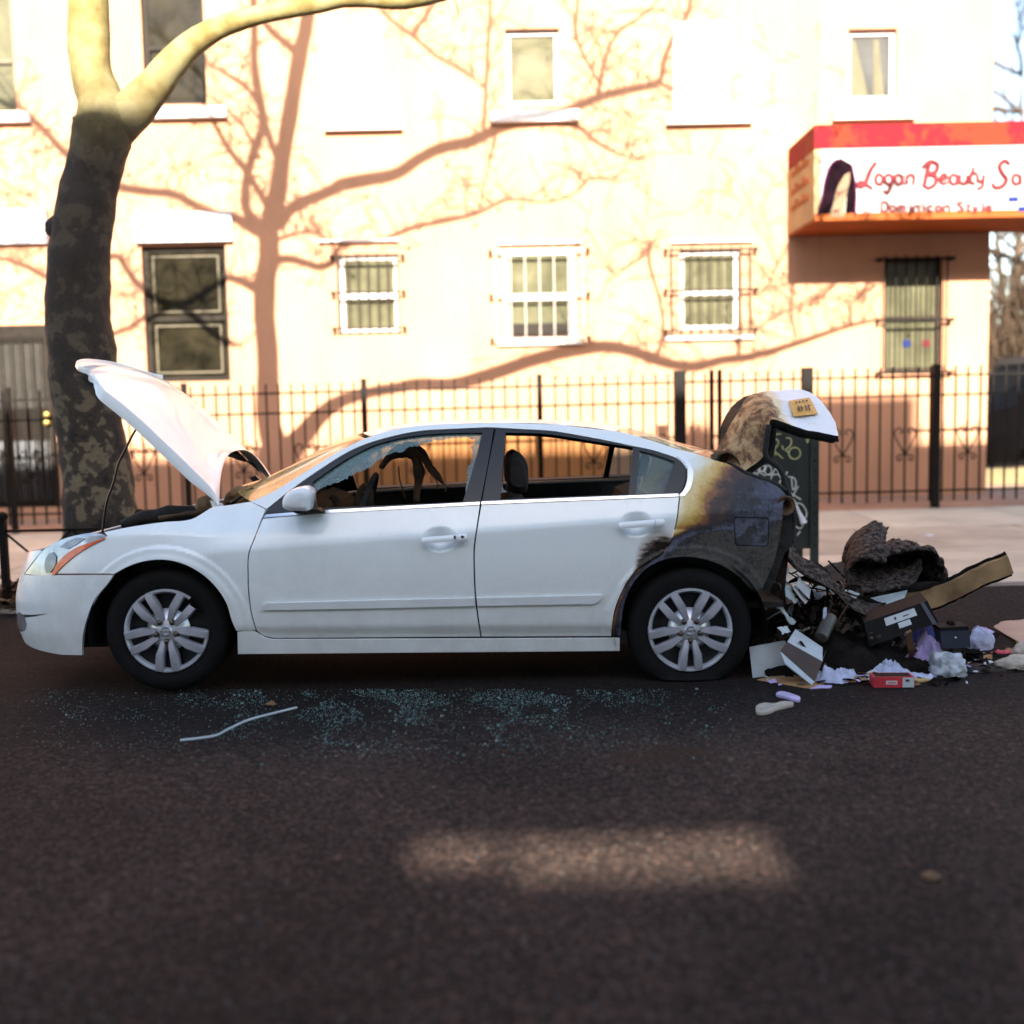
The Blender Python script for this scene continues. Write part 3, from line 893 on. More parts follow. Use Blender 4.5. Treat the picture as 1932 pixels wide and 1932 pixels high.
# twigs and hanging seed balls
rnd = random.Random(5)
tw = MB()
for li, (P, R) in enumerate(LIMBS):
    for i in range(2, len(P), 2):
        if li == 0 and i < 46:
            continue
        if R[i] > .075 and rnd.random() < .75:
            continue
        if R[i] > .05 and P[i].x < 0 and rnd.random() < .5:
            continue
        for k in range(2):
            d = Vector((rnd.uniform(-1, 1), rnd.uniform(-.6, .6), rnd.uniform(-.25, 1))).normalized()
            L = rnd.uniform(.25, .75)
            a = P[i]
            pts = [a, a + d * L * .4 + Vector((0, 0, rnd.uniform(-.05, .08))), a + d * L * .8 + Vector((rnd.uniform(-.08, .08), 0, rnd.uniform(-.1, .1))), a + d * L + Vector((rnd.uniform(-.1, .1), 0, rnd.uniform(-.15, .05)))]
            tw.tube(pts, [.011, .008, .006, .003], 4, False)
            for s_ in range(2):
                e = Vector((rnd.uniform(-1, 1), rnd.uniform(-.4, .4), rnd.uniform(-.6, .8))).normalized() * rnd.uniform(.12, .35)
                tw.tube([pts[2], pts[2] + e * .6 + Vector((0, 0, .02)), pts[2] + e], [.006, .005, .003], 4, False)
            if rnd.random() < .35:
                c_ = pts[3] + Vector((0, 0, -.1))
                tw.tube([c_ + Vector((0, 0, .1)), c_], .003, 4, False)
                tw.lathe([(.001, -.026), (.02, -.016), (.026, 0), (.02, .016), (.001, .026)], c_, 7, 'Z')
tag(tw.build('crown', 'bark', tree, 'all'), kind='stuff')
ys = MB()   # thick tangle of twigs outside the frame that mottles the far left and right of the wall
for k in range(210):
    if k % 3:
        w = (rnd.uniform(-40, 130), rnd.uniform(230, 610))
    else:
        w = (rnd.uniform(1130, 1560), rnd.uniform(60, 480))
    a = sh(w[0], w[1], rnd.uniform(8.2, 9.6))
    d = Vector((rnd.uniform(-1, 1), rnd.uniform(-.5, .5), rnd.uniform(-.5, 1))).normalized() * rnd.uniform(.25, .6)
    m_ = a + d * .5 + Vector((0, 0, rnd.uniform(-.08, .08)))
    ys.tube([a, m_, a + d], [.009, .007, .003], 4, False)
    ys.tube([m_, m_ + Vector((rnd.uniform(-.2, .2), 0, rnd.uniform(-.2, .25)))], [.006, .003], 4, False)
tag(ys.build('outer_twigs', 'bark', tree, 'all'), kind='stuff')

# ------------------------------------------------------------------ low tree-pit guard
mat('soil_pit', (.05, .036, .024), .95, var=.4, scale=12, bump=.6)
gy = 8.62
pg = thing('tree_guard', (onY(60, 1050, gy).x, gy, gz(-3.6, gy)), 'low black tree guard with crossed bars and a ring beside the front bumper', 'railing')
gx0_, gx1_ = onY(6, 1010, gy).x, onY(266, 1010, gy).x
gzb = gz(-3.6, gy)
ztr = onY(60, 1001, gy).z
zlo = gzb + .1
for x in (gx0_, gx1_):
    MB().box(x - .025, x + .025, gy - .025, gy + .025, gzb - .02, ztr + .1).build('post', 'iron', pg)
    MB().lathe([(.04, 0), (.042, .03), (.03, .05), (.001, .06)], (x, gy, ztr + .09), 10, 'Z').build('post_cap', 'iron', pg)
for z in (ztr, zlo):
    MB().bar((gx0_, gy, z), (gx1_, gy, z), .02, .02).build('rail', 'iron', pg)
nx = 2
for i in range(nx):
    a, b = gx0_ + (gx1_ - gx0_) * i / nx, gx0_ + (gx1_ - gx0_) * (i + 1) / nx
    cx, cz = (a + b) / 2, (ztr + zlo) / 2
    for p in ((a, ztr), (b, ztr), (a, zlo), (b, zlo)):
        v = Vector((p[0] - cx, 0, p[1] - cz))
        MB().bar(Vector((cx, gy, cz)) + v.normalized() * .028, (p[0], gy, p[1]), .014).build('brace', 'iron', pg)
    MB().tube([(cx + .03 * cos(t * pi / 8), gy, cz + .03 * sin(t * pi / 8)) for t in range(17)], .008, 6).build('ring', 'iron', pg)
    MB().bar((b, gy, zlo), (b, gy, ztr - .1), .014).build('baluster', 'iron', pg)
# soil and fallen leaves in the pit
strip_mesh('tree_pit', [-5.2, -4, -2.6], [KERBY + .17, 8.9, 9.6], lambda x, y: gz(x, y) + .012, 'soil_pit')
mat('dead_leaf', (.10, .045, .018), .8, var=.5, scale=9, c2=(.20, .11, .05))
lv = MB()
for k in range(900):
    x, y = rnd.gauss(-4.0, .45), rnd.gauss(8.72, .2)
    if y < KERBY - .2: continue
    z = gz(x, max(y, KERBY + .05)) + .02 + abs(rnd.gauss(0, .05)) * (1 if y > KERBY + .1 else .2)
    r = rnd.uniform(.025, .06)
    a, tl = rnd.uniform(0, 2 * pi), rnd.uniform(-.7, .7)
    u = Vector((cos(a), sin(a), tl * .6)) * r
    w_ = Vector((-sin(a), cos(a), rnd.uniform(-.6, .6))) * r * .7
    c_ = Vector((x, y, z))
    lv.add([c_ - u, c_ - w_ + Vector((0, 0, .012)), c_ + u, c_ + w_ + Vector((0, 0, .012))], [(0, 1, 2), (0, 2, 3)])
tag(lv.build('fallen_leaves', 'dead_leaf'), 'heap of dry brown leaves around the tree pit', 'leaves', kind='stuff')

# ------------------------------------------------------------------ green relay box with graffiti
mat('box_green', (.010, .014, .011), .5, var=.3, scale=3, spec=.4)
mat('paint_yellow', (.34, .33, .14), .7, var=.25, scale=20)
mat('paint_white', (.50, .50, .46), .7, var=.2, scale=20)
BY = 9.15
bx1, bx0 = onY(1545, 930, BY).x, onY(1404, 930, BY).x
bz1, bz0 = onY(1500, 802, BY).z, onY(1500, 1036, BY).z
bgz = gz(bx1, BY)
rb = thing('storage_box', ((bx0 + bx1) / 2, BY + .25, bgz), 'dark green steel street box with graffiti behind the burnt trunk', 'box')
MB().box(bx0 + .03, bx1 - .03, BY + .012, BY + .5, bz0, bz1).build('cabinet', 'box_green', rb)
MB().grid([[(bx0 + (bx1 - bx0) * i / 8, y, bz1 + .07 * sin(pi * i / 8)) for i in range(9)] for y in (BY, BY + .52)]).build('lid', 'box_green', rb)
for x in (bx0, bx1):
    s_ = -1 if x == bx1 else 1
    for y in (BY, BY + .5):
        MB().box(min(x, x + s_ * .07), max(x, x + s_ * .07), y - .004, y + .006, bgz, bz1).build('corner_angle', 'box_green', rb)
    rv = MB()
    for i in range(12):
        rv.lathe([(.009, .002), (.007, -.006), (.001, -.008)], (x + s_ * .03, BY - .004, bz0 + .03 + i * (bz1 - bz0 - .06) / 11), 8)
    tag(rv.build('rivets', 'iron', rb), kind='stuff')
def z8(u, v): return onY(1316.7 + u * .14853, 709 + v * .14853, BY - .001) if u > 1450 else onY(1316.7 + u * .14853, 709 + v * .14853, BY + .009)
strokes([[(905, 1030), (922, 905), (945, 990), (966, 895), (988, 1012)], [(928, 880), (958, 812), (1012, 815), (1022, 862), (985, 912), (945, 930), (1010, 990), (1082, 1052)], [(1068, 885), (1086, 942)], [(1122, 790), (1172, 795), (1188, 850), (1158, 905), (1112, 945), (1150, 972)], ring(1228, 985, 74, 74, 14), [(945, 685), (1000, 738), (1060, 738)], [(1000, 738), (956, 790)], [(1375, 800), (1392, 850), (1408, 795)]], 'graffiti_tag', 'paint_yellow', .0055, rb, z8)
strokes([[(765, 1130), (700, 1232)], [(690, 1165), (800, 1140)], [(672, 1197), (792, 1182)], [(668, 1222), (745, 1245)], [(805, 1128), (752, 1262)], [(805, 1128), (862, 1160), (850, 1205), (778, 1212), (855, 1275)], ring(890, 1200, 46, 58, 12), [(925, 1315), (990, 1178), (1052, 1300)], [(880, 1260), (1030, 1252)], [(1055, 1320), (1038, 1385), (1066, 1402)], [(1142, 1282), (1222, 1300), (1246, 1380), (1214, 1452), (1188, 1292)], [(1276, 1400), (1195, 1545)], [(1160, 1480), (1308, 1572)], [(1150, 1500), (1240, 1610), (1286, 1702)], [(1228, 1622), (1300, 1622), (1358, 1678), (1382, 1760), (1350, 1835)], [(1238, 1912), (1300, 1940), (1342, 1892)], [(1260, 2030), (1300, 1975)], [(1120, 1260), (1135, 1215)]], 'graffiti_tag', 'paint_white', .005, rb, z8)
mat('paper', (.55, .53, .54), .8, var=.12, scale=12)
p0, p1 = z8(1236, 1640), z8(1332, 1868)
MB().tube([p0 + Vector((0, -.03, 0)), (p0 + p1) / 2 + Vector((0, -.035, 0)), p1 + Vector((0, -.045, 0))], [.008, .016, .027], 10).build('rolled_paper', 'paper', None, True)
tag(bpy.data.objects['rolled_paper'], 'small rolled white paper stuck to the green street box', 'paper')

# ------------------------------------------------------------------ beyond the building corner
mat('van_dark', (.006, .006, .007), .7, var=.3, scale=3, spec=.15)
mat('van_roof', (.20, .18, .17), .5, var=.1)
mat('wall_yellow', (.13, .10, .045), .8, var=.2)
mat('bare_wood', (.050, .030, .016), .9, var=.4, scale=3)
mat('tyre', (.0045, .004, .004), .85, var=.3, scale=9, bump=.2, spec=.2)
vy = 21.0
vx = onY(1925, 800, vy).x
van = thing('parked_van', (vx + 1.6, vy + 1, gz(9, 9)), 'dark van with a pale roof parked past the building corner', 'van')
zg = gz(9, 9)
zt = onY(1925, 700, vy).z
body = MB()
prof = [(-1.9, .35), (-1.95, .8), (-1.85, 1.0), (-1.1, 1.15), (-.75, zt - .12), (-.6, zt), (2.7, zt), (2.8, .9), (2.75, .35)]
body.prism([(vx + 1.0 + a, vy, zg + b) for a, b in prof], (0, 1.9, 0)).build('body', 'van_dark', van)
MB().box(vx + .35, vx + 3.75, vy - .02, vy + 1.92, zt + zg + .002, zt + zg + .14).build('roof', 'van_roof', van)
for a, b in ((.5, 1.3), (1.45, 2.3), (2.45, 3.4)):
    MB().box(vx + a, vx + b, vy - .012, vy + .01, zg + 1.25, zg + zt - .18).build('window', 'van_dark', van)
for a in (-.3, 3.0):
    MB().lathe([(.001, 0), (.2, .0), (.3, .02), (.34, .06), (.34, .2), (.001, .22)], (vx + a, vy - .03, zg + .33), 24).build('wheel', 'tyre', van, True)
MB().box(6.6, 16, 17.6, 17.85, gz(9, 9) - .05, onY(1920, 884, 17.6).z).build('yellow_wall', 'wall_yellow')
tag(bpy.data.objects['yellow_wall'], 'low yellowish wall past the building corner', 'wall')
strip_mesh('car_park', [6.3, 12, 40], [15.2, 25, 60], lambda x, y: gz(9, 9) - .02, 'areaway')
def bare_tree(x, y, h, seed, label):
    r_ = random.Random(seed)
    t = thing('bare_tree', (x, y, gz(9, 9)), label, 'tree', 'bare trees past the building corner')
    z0 = gz(9, 9)
    m_ = MB()
    P = catmull([(x, y, z0), (x + r_.uniform(-.2, .2), y, z0 + h * .3), (x + r_.uniform(-.3, .3), y, z0 + h * .6), (x, y, z0 + h)], n=4)
    m_.tube(P, lerp_list([.22, .17, .1, .03], len(P)), 10)
    m_.build('trunk', 'bare_wood', t, 'all')
    c_ = MB()
    def grow(p, d, L, r, k):
        e = p + d * L
        m1 = p + d * L * .5 + Vector((r_.uniform(-1, 1), r_.uniform(-1, 1), r_.uniform(-.3, .5))) * L * .1
        c_.tube([p, m1, e], [r, r * .8, r * .6], 5 if k > 1 else 4, False)
        if k == 0:
            return
        for i in range(3 if k > 1 else 4):
            dd = (d + Vector((r_.uniform(-1, 1), r_.uniform(-1, 1), r_.uniform(-.5, .8))) * .75).normalized()
            grow(p + (e - p) * r_.uniform(.45, 1), dd, L * r_.uniform(.55, .8), r * .55, k - 1)
    for i in range(5, len(P)):
        for j in range(2):
            a = r_.uniform(0, 2 * pi)
            grow(P[i], Vector((cos(a), sin(a), r_.uniform(.2, 1))).normalized(), h * .2, .06, 3)
    tag(c_.build('crown', 'bare_wood', t, 'all'), kind='stuff')
bare_tree(.440 * 32, 32, 10.0, 3, 'bare leafless tree whose top shows above the awning against the sky')
bare_tree(.428 * 46, 46, 12.5, 15, 'distant bare tree close beside the building edge above the awning')
bare_tree(.452 * 25, 25, 5.6, 8, 'lower bare tree under the awning end, above the parked van')
hd = MB()
for k in range(1500):
    y = rnd.uniform(24, 27)
    x = y * rnd.uniform(.40, .50)
    a = Vector((x, y, gz(9, 9)))
    d = Vector((rnd.uniform(-.5, .5), rnd.uniform(-.3, .3), 1)).normalized() * rnd.uniform(.9, 4.6)
    b_ = a + d + Vector((rnd.uniform(-.4, .4), 0, 0))
    hd.tube([a, a + d * .5, b_], [.035, .025, .008], 4, False)
    for q_ in range(2):
        hd.tube([a + d * .6, a + d * .6 + Vector((rnd.uniform(-.6, .6), rnd.uniform(-.3, .3), rnd.uniform(.1, .7)))], [.016, .005], 3, False)
tag(hd.build('bare_shrubs', 'bare_wood'), 'thicket of bare brown shrubs past the building corner', 'shrubs', kind='stuff')
# ------------------------------------------------------------------ the burnt white sedan
Y0 = 5.90
YC = Y0 + .90
WF, WR = onY(310.7, 1192.5, Y0 + .02), onY(1304, 1191, Y0 + .02)
ground_near = onG(310, 1311)
X0, XN, PEX, HALF = WF.x + .10, WF.x - 1.03, 2.7, .90
_tab = []
def _plan(t):
    return (X0 - (X0 - XN) * sin(t) ** (2 / PEX), HALF * (1 - cos(t) ** (2 / PEX)))
_s = 0
_px = (X0, 0)
for i in range(0, 601):
    q = _plan(pi / 2 * i / 600)
    _s += math.hypot(q[0] - _px[0], q[1] - _px[1])
    _tab.append((_s, q[0], q[1]))
    _px = q
SMAX = _s
def plan(s):
    if s >= X0:
        return (s, .10 * max(0, (s - .75) / .75) ** 2)
    d = min(X0 - s, SMAX)
    lo, hi = 0, 600
    while hi - lo > 1:
        m_ = (lo + hi) // 2
        if _tab[m_][0] < d: lo = m_
        else: hi = m_
    a, b = _tab[lo], _tab[hi]
    t = (d - a[0]) / max(1e-9, b[0] - a[0])
    return (a[1] + (b[1] - a[1]) * t, a[2] + (b[2] - a[2]) * t)
def line(p, q):
    a, b = onY(p[0], p[1], Y0), onY(q[0], q[1], Y0)
    k = (b.z - a.z) / (b.x - a.x)
    return lambda x: a.z + k * (x - a.x)
z_crease = line((481, 1036), (1155, 984))
z_belt = line((500, 966), (1280, 935))
z_tuck = line((500, 1185), (1150, 1182))
def sp(x, w):
    return x if x > 20 * w else (0 if x < -20 * w else w * math.log(1 + math.exp(x / w)))
def smooth(t):
    t = max(0, min(1, t))
    return t * t * (3 - 2 * t)
HANDLES = [onY(834, 1019, Y0), onY(1205, 991, Y0)]
def side_off(x, z, tuck=True):
    zc, zb = z_crease(x), z_belt(x)
    fade = smooth((x - WF.x + .1) / .45)           # the shoulder line dies out on the fender
    o = .40 * sp(min(z, zb) - zc, .006 + .05 * (1 - fade)) * (.55 + .45 * fade)
    if z > zb:
        o += .50 * (z - zb) + .35 * (z - zb) ** 2
    d = max(0, zc - z)
    o += .045 * d + .06 * d * d
    if tuck:
        f2 = smooth((x - WF.x - .2) / .3) * smooth((WR.x - .2 - x) / .3)
        o += .40 * sp(z_tuck(x) - z, .006) * f2
    for c, ra in ((WF, .462), (WR, .462)):
        r = math.hypot(x - c.x, z - c.z)
        o -= .008 * smooth((ra - r) / .022) + .006 * smooth((.42 - r) / .03)
    for h in HANDLES:
        r2 = ((x - h.x + .01) / .095) ** 2 + ((z - h.z - .002) / .07) ** 2
        if r2 < 1:
            o += .034 * (1 - r2) ** 1.5
    return o
def kx(z):
    zz = z - WF.z
    if zz > .12:
        return 1 - .44 * (zz - .12) ** 1.3
    return 1 - .5 * max(0, -.02 - zz) ** 1.2
def surf(s, z, d=0.0, tuck=True):
    x, off = plan(s)
    if s < X0:
        x = X0 + (x - X0) * kx(z)
    top = smooth((z - (WF.z + .50)) / .14) * .05 * smooth((WF.x + .95 - s) / .5)
    return Vector((x, Y0 + off + side_off(max(x, XN + .3), z, tuck) * (1 if s >= X0 else max(0, 1 - (X0 - s) / SMAX)) + top + d, z))
def srf(d=0.0, tuck=True):
    return lambda s, z: surf(s, z, d, tuck)
def solve(f, px, py):
    g0 = onY(px, py, Y0 + .05)
    s, z = g0.x, g0.z
    if s < X0:
        s -= .0
    lam = 1e-3
    def err(s, z):
        a = proj(f(s, z))
        return (a[0] - px, a[1] - py)
    e = err(s, z)
    for it in range(40):
        h = 2e-4
        e1, e2 = err(s + h, z), err(s, z + h)
        j = ((e1[0] - e[0]) / h, (e2[0] - e[0]) / h, (e1[1] - e[1]) / h, (e2[1] - e[1]) / h)
        A = j[0] ** 2 + j[2] ** 2
        B = j[0] * j[1] + j[2] * j[3]
        D = j[1] ** 2 + j[3] ** 2
        gx, gzz = j[0] * e[0] + j[2] * e[1], j[1] * e[0] + j[3] * e[1]
        A_, D_ = A * (1 + lam) + 1, D * (1 + lam) + 1
        det = A_ * D_ - B * B
        ds, dz = -(D_ * gx - B * gzz) / det, -(A_ * gzz - B * gx) / det
        ds, dz = max(-.12, min(.12, ds)), max(-.12, min(.12, dz))
        n_ = err(s + ds, z + dz)
        if n_[0] ** 2 + n_[1] ** 2 < e[0] ** 2 + e[1] ** 2:
            s, z, e, lam = s + ds, z + dz, n_, lam * .4
        else:
            lam = max(lam * 5, 1e-3)
        if e[0] ** 2 + e[1] ** 2 < .01:
            break
    return (s, z)
def dens(pts, step=7, ang=32):
    """smooth a closed pixel outline between its corners"""
    P0 = [Vector(p) for p in pts]
    P = []
    for i, p in enumerate(P0):
        q = P0[(i + 1) % len(P0)]
        P.append(p)
        if (q - p).length > 85:
            e = (q - p).normalized()
            P += [p + e * 14, q - e * 14]
    n = len(P)
    cor = []
    for i in range(n):
        a, b = P[i] - P[i - 1], P[(i + 1) % n] - P[i]
        if a.length < 1e-6 or b.length < 1e-6 or a.angle(b) > rad(ang):
            cor.append(i)
    if not cor:
        return catmull(P, step=step, closed=True)
    out = []
    for k, c in enumerate(cor):
        e = cor[(k + 1) % len(cor)]
        seq = [P[c]]
        i = c
        while True:
            i = (i + 1) % n
            seq.append(P[i])
            if i == e:
                break
        out += catmull(seq, step=step)[:-1]
    return out
def inside(p, poly):
    x, y = p
    c = False
    n = len(poly)
    j = n - 1
    for i in range(n):
        a, b = poly[i], poly[j]
        if (a[1] > y) != (b[1] > y) and x < (b[0] - a[0]) * (y - a[1]) / (b[1] - a[1]) + a[0]:
            c = not c
        j = i
    return c
def tri_area(pts2, loops, h, extra=(), lines=()):
    """triangulate an area with holes, with inner points every h; extra: (cx, cz, radius, step)"""
    outer = loops[0]
    vs, es = [], []
    for lp in loops:
        k = len(vs)
        vs += [Vector(p) for p in lp]
        es += [(k + i, k + (i + 1) % len(lp)) for i in range(len(lp))]
    xs_, ys_ = [p[0] for p in outer], [p[1] for p in outer]
    def free(p):
        return inside(p, outer) and not any(inside(p, q) for q in loops[1:])
    segs = [(vs[a], vs[b]) for a, b in es]
    def clear(p, dmin):
        for a, b in segs:
            if abs(a.x - p[0]) > .2 + dmin and abs(b.x - p[0]) > .2 + dmin:
                continue
            ab = b - a
            t = max(0, min(1, (Vector(p) - a).dot(ab) / max(1e-12, ab.length_squared)))
            if (a + ab * t - Vector(p)).length < dmin:
                return False
        return True
    def fill(x0, x1, y0, y1, st, cond=lambda p: True):
        j = 0
        y = y0
        while y < y1:
            x = x0 + (st / 2 if j % 2 else 0)
            while x < x1:
                if cond((x, y)) and free((x, y)) and clear((x, y), st * .45):
                    vs.append(Vector((x, y)))
                x += st
            y += st * .87
            j += 1
    off_line = lambda p: all(abs(p[1] - lf(p[0])) > .024 for lf in lines)
    for lf in lines:
        x = min(xs_) + .01
        while x < max(xs_):
            for dz in (-.020, -.009, .0, .009, .020):
                p = (x, lf(x) + dz)
                if free(p) and clear(p, .004) and not any(math.hypot(p[0] - e[0], p[1] - e[1]) < e[2] for e in extra):
                    vs.append(Vector(p))
            x += .022
    fill(min(xs_), max(xs_), min(ys_), max(ys_), h, lambda p: off_line(p) and not any(math.hypot(p[0] - e[0], p[1] - e[1]) < e[2] for e in extra))
    for cx, cz, r_, st in extra:
        fill(cx - r_, cx + r_, cz - r_, cz + r_, st, lambda p: math.hypot(p[0] - cx, p[1] - cz) < r_)
    rv, re, rf, *_ = delaunay_2d_cdt(vs, es, [], 0, 1e-6)
    fs = [f for f in rf if free(tuple(sum((rv[i] for i in f), Vector((0, 0))) / 3))]
    return rv, fs
def panel_mesh(name, f, loops, h=.035, flange=.014, extra=(), mirror=False, base=Vector((0, 0, 0)), attr=None, lines=()):
    rv, fs = tri_area(None, loops, h, extra, lines)
    P, N = [], []
    for p in rv:
        a = f(p.x, p.y)
        e = 6e-4
        dx, dz = (f(p.x + e, p.y) - f(p.x - e, p.y)), (f(p.x, p.y + e) - f(p.x, p.y - e))
        n_ = dx.cross(dz).normalized()
        if n_.y > 0 and abs(n_.y) > .02: n_ = -n_
        P.append(a)
        N.append(n_)
    faces = []
    for t in fs:
        g = (P[t[1]] - P[t[0]]).cross(P[t[2]] - P[t[0]])
        faces.append(tuple(t) if g.dot(N[t[0]]) > 0 else (t[0], t[2], t[1]))
    cnt = {}
    for t in faces:
        for i in range(len(t)):
            e = (t[i], t[(i + 1) % len(t)])
            cnt[e] = 1
    ln = [[N[i] for i in t] for t in faces]
    if flange:
        used = {}
        def low(i):
            if i not in used:
                used[i] = (len(P), len(P) + 1)
                P.append(P[i].copy())
                P.append(P[i] - N[i] * flange)
            return used[i]
        for (a, b) in [e for e in cnt if (e[1], e[0]) not in cnt]:
            (a0, a1), (b0, b1) = low(a), low(b)
            n_ = (P[b] - P[a]).cross(N[a]).normalized()
            faces.append((b0, a0, a1, b1))
            ln.append([n_] * 4)
    if mirror:
        P = [Vector((p.x, 2 * YC - p.y, p.z)) for p in P]
        faces = [tuple(reversed(t)) for t in faces]
        ln = [[Vector((q.x, -q.y, q.z)) for q in reversed(t)] for t in ln]
    me = bpy.data.meshes.new(name)
    me.from_pydata([tuple(p - base) for p in P], [], faces)
    me.polygons.foreach_set('use_smooth', [True] * len(faces))
    me.normals_split_custom_set([tuple(q) for t in ln for q in t])
    if attr:
        at = me.attributes.new('burn', 'FLOAT', 'POINT')
        at.data.foreach_set('value', [attr(p) for p in P])
    me.update()
    return me
def px_loop(f, pts, step=7, ang=32, smooth_=True):
    return [solve(f, p[0], p[1]) for p in (dens(pts, step, ang) if smooth_ else pts)]
def panel(name, pts, m, parent, holes=(), d=0.0, h=.035, flange=.014, far=True, extra=(), f=None, step=7, ang=32, attr=None, tuck=True, lines=()):
    f = f or srf(d, tuck)
    loops = [px_loop(f, pts, step, ang)] + [px_loop(f, q, step, ang) for q in holes]
    out = []
    for mir in ((False, True) if far else (False,)):
        me = panel_mesh(name, f, loops, h, flange, extra, mir, sub(parent), attr, lines)
        me.materials.append(MATS[m])
        out.append(link(name, me, parent))
    return out

# --- car materials
mat('car_paint', (.78, .81, .81), .28, var=.035, scale=5, coat=.45, spec=.5)
def dirty(name):
    m = MATS[name]
    n, l, b = nodes(m)
    base = [x for x in l if x.to_socket == b.inputs['Base Color']][0].from_socket
    geo = n.new('ShaderNodeNewGeometry')
    sx = n.new('ShaderNodeSeparateXYZ')
    l.new(geo.outputs['Position'], sx.inputs[0])
    mr = n.new('ShaderNodeMapRange')
    mr.inputs['From Min'].default_value, mr.inputs['From Max'].default_value = .72, .18
    l.new(sx.outputs[2], mr.inputs['Value'])
    v = geo.outputs['Position']
    d1 = math_node(n, l, 'MULTIPLY', mr.outputs[0], math_node(n, l, 'MULTIPLY', noise_node(n, l, 7, 8, .7, v), .75))
    sp_ = ramp(n, [(.66, (0, 0, 0)), (.72, (1, 1, 1))])
    l.new(noise_node(n, l, 38, 6, .75, v), sp_.inputs[0])
    d2 = math_node(n, l, 'MULTIPLY', sp_.outputs[0], .16)
    mp = n.new('ShaderNodeMapping')
    mp.inputs['Scale'].default_value = (1, 1, .12)
    l.new(v, mp.inputs['Vector'])
    st = ramp(n, [(.56, (0, 0, 0)), (.75, (1, 1, 1))])
    l.new(noise_node(n, l, 26, 5, .6, mp.outputs[0]), st.inputs[0])
    d3 = math_node(n, l, 'MULTIPLY', st.outputs[0], .06)
    f = math_node(n, l, 'ADD', math_node(n, l, 'ADD', d1, d2), d3, True)
    c = mixc(n, l, f, base, (.30, .255, .20))
    l.new(c, b.inputs['Base Color'])
    ro = ramp(n, [(0, (.20, .20, .20)), (.5, (.55, .55, .55))])
    l.new(f, ro.inputs[0])
    l.new(ro.outputs[0], b.inputs['Roughness'])
dirty('car_paint')
mat('car_plastic', (.72, .74, .75), .42, var=.04, scale=8, coat=.2)
mat('trim_black', (.006, .006, .0075), .4, var=.3, scale=12)
mat('soot', (.010, .009, .008), .9, var=.6, scale=14, bump=.5, bscale=30)
mat('chrome', (.62, .63, .66), .22, metal=.85, var=.1, scale=8)
mat('silver', (.36, .35, .385), .42, metal=.3, var=.12, scale=9, coat=.2)
mat('silver_bright', (.62, .64, .68), .28, metal=.5, var=.12, scale=9, coat=.3)
mat('lug', (.08, .06, .045), .4, metal=.6)
mat('amber', (.78, .10, .006), .25, var=.2, scale=20, coat=.6)
mat('lamp_silver', (.40, .41, .44), .16, metal=.55, var=.3, scale=9, coat=.8)
mat('lamp_grey', (.16, .17, .20), .2, metal=.5, var=.3, scale=14, coat=.6)
mat('charred_brown', (.10, .050, .020), .85, var=.6, scale=9, bump=.6, c2=(.020, .012, .008))
mat('cowl_tan', (.24, .13, .05), .7, var=.4, scale=9, bump=.3, c2=(.10, .055, .025))
mat('seat', (.014, .012, .011), .95, var=.5, scale=12, bump=.3)
dirty('car_plastic')
def glass(name, tint, alpha, rough=.05, crackle=False):
    m = mat(name, tint, rough, var=.15, scale=6)
    n, l, b = nodes(m)
    b.inputs['Coat Weight'].default_value = .6
    tr = n.new('ShaderNodeBsdfTransparent')
    tr.inputs[0].default_value = (*[min(1, .45 + .5 * (x / max(tint))) for x in tint], 1)
    mx = n.new('ShaderNodeMixShader')
    out = [x for x in n if x.type == 'OUTPUT_MATERIAL'][0]
    l.new(tr.outputs[0], mx.inputs[1])
    l.new(b.outputs[0], mx.inputs[2])
    if crackle:
        tc = n.new('ShaderNodeTexCoord')
        vo = n.new('ShaderNodeTexVoronoi')
        vo.feature = 'DISTANCE_TO_EDGE'
        vo.inputs['Scale'].default_value = 85
        l.new(tc.outputs['Object'], vo.inputs['Vector'])
        cr = ramp(n, [(.0, (1, 1, 1)), (.12, (alpha, alpha, alpha))])
        l.new(vo.outputs['Distance'], cr.inputs[0])
        l.new(cr.outputs[0], mx.inputs[0])
    else:
        mx.inputs[0].default_value = alpha
    l.new(mx.outputs[0], out.inputs['Surface'])
glass('glass_crazed', (.10, .17, .17), .62, .3, True)
glass('glass_tint', (.10, .16, .17), .45, .05)
glass('glass_amber', (.12, .092, .025), .42, .05)
glass('windscreen', (.34, .26, .095), .82, .25)
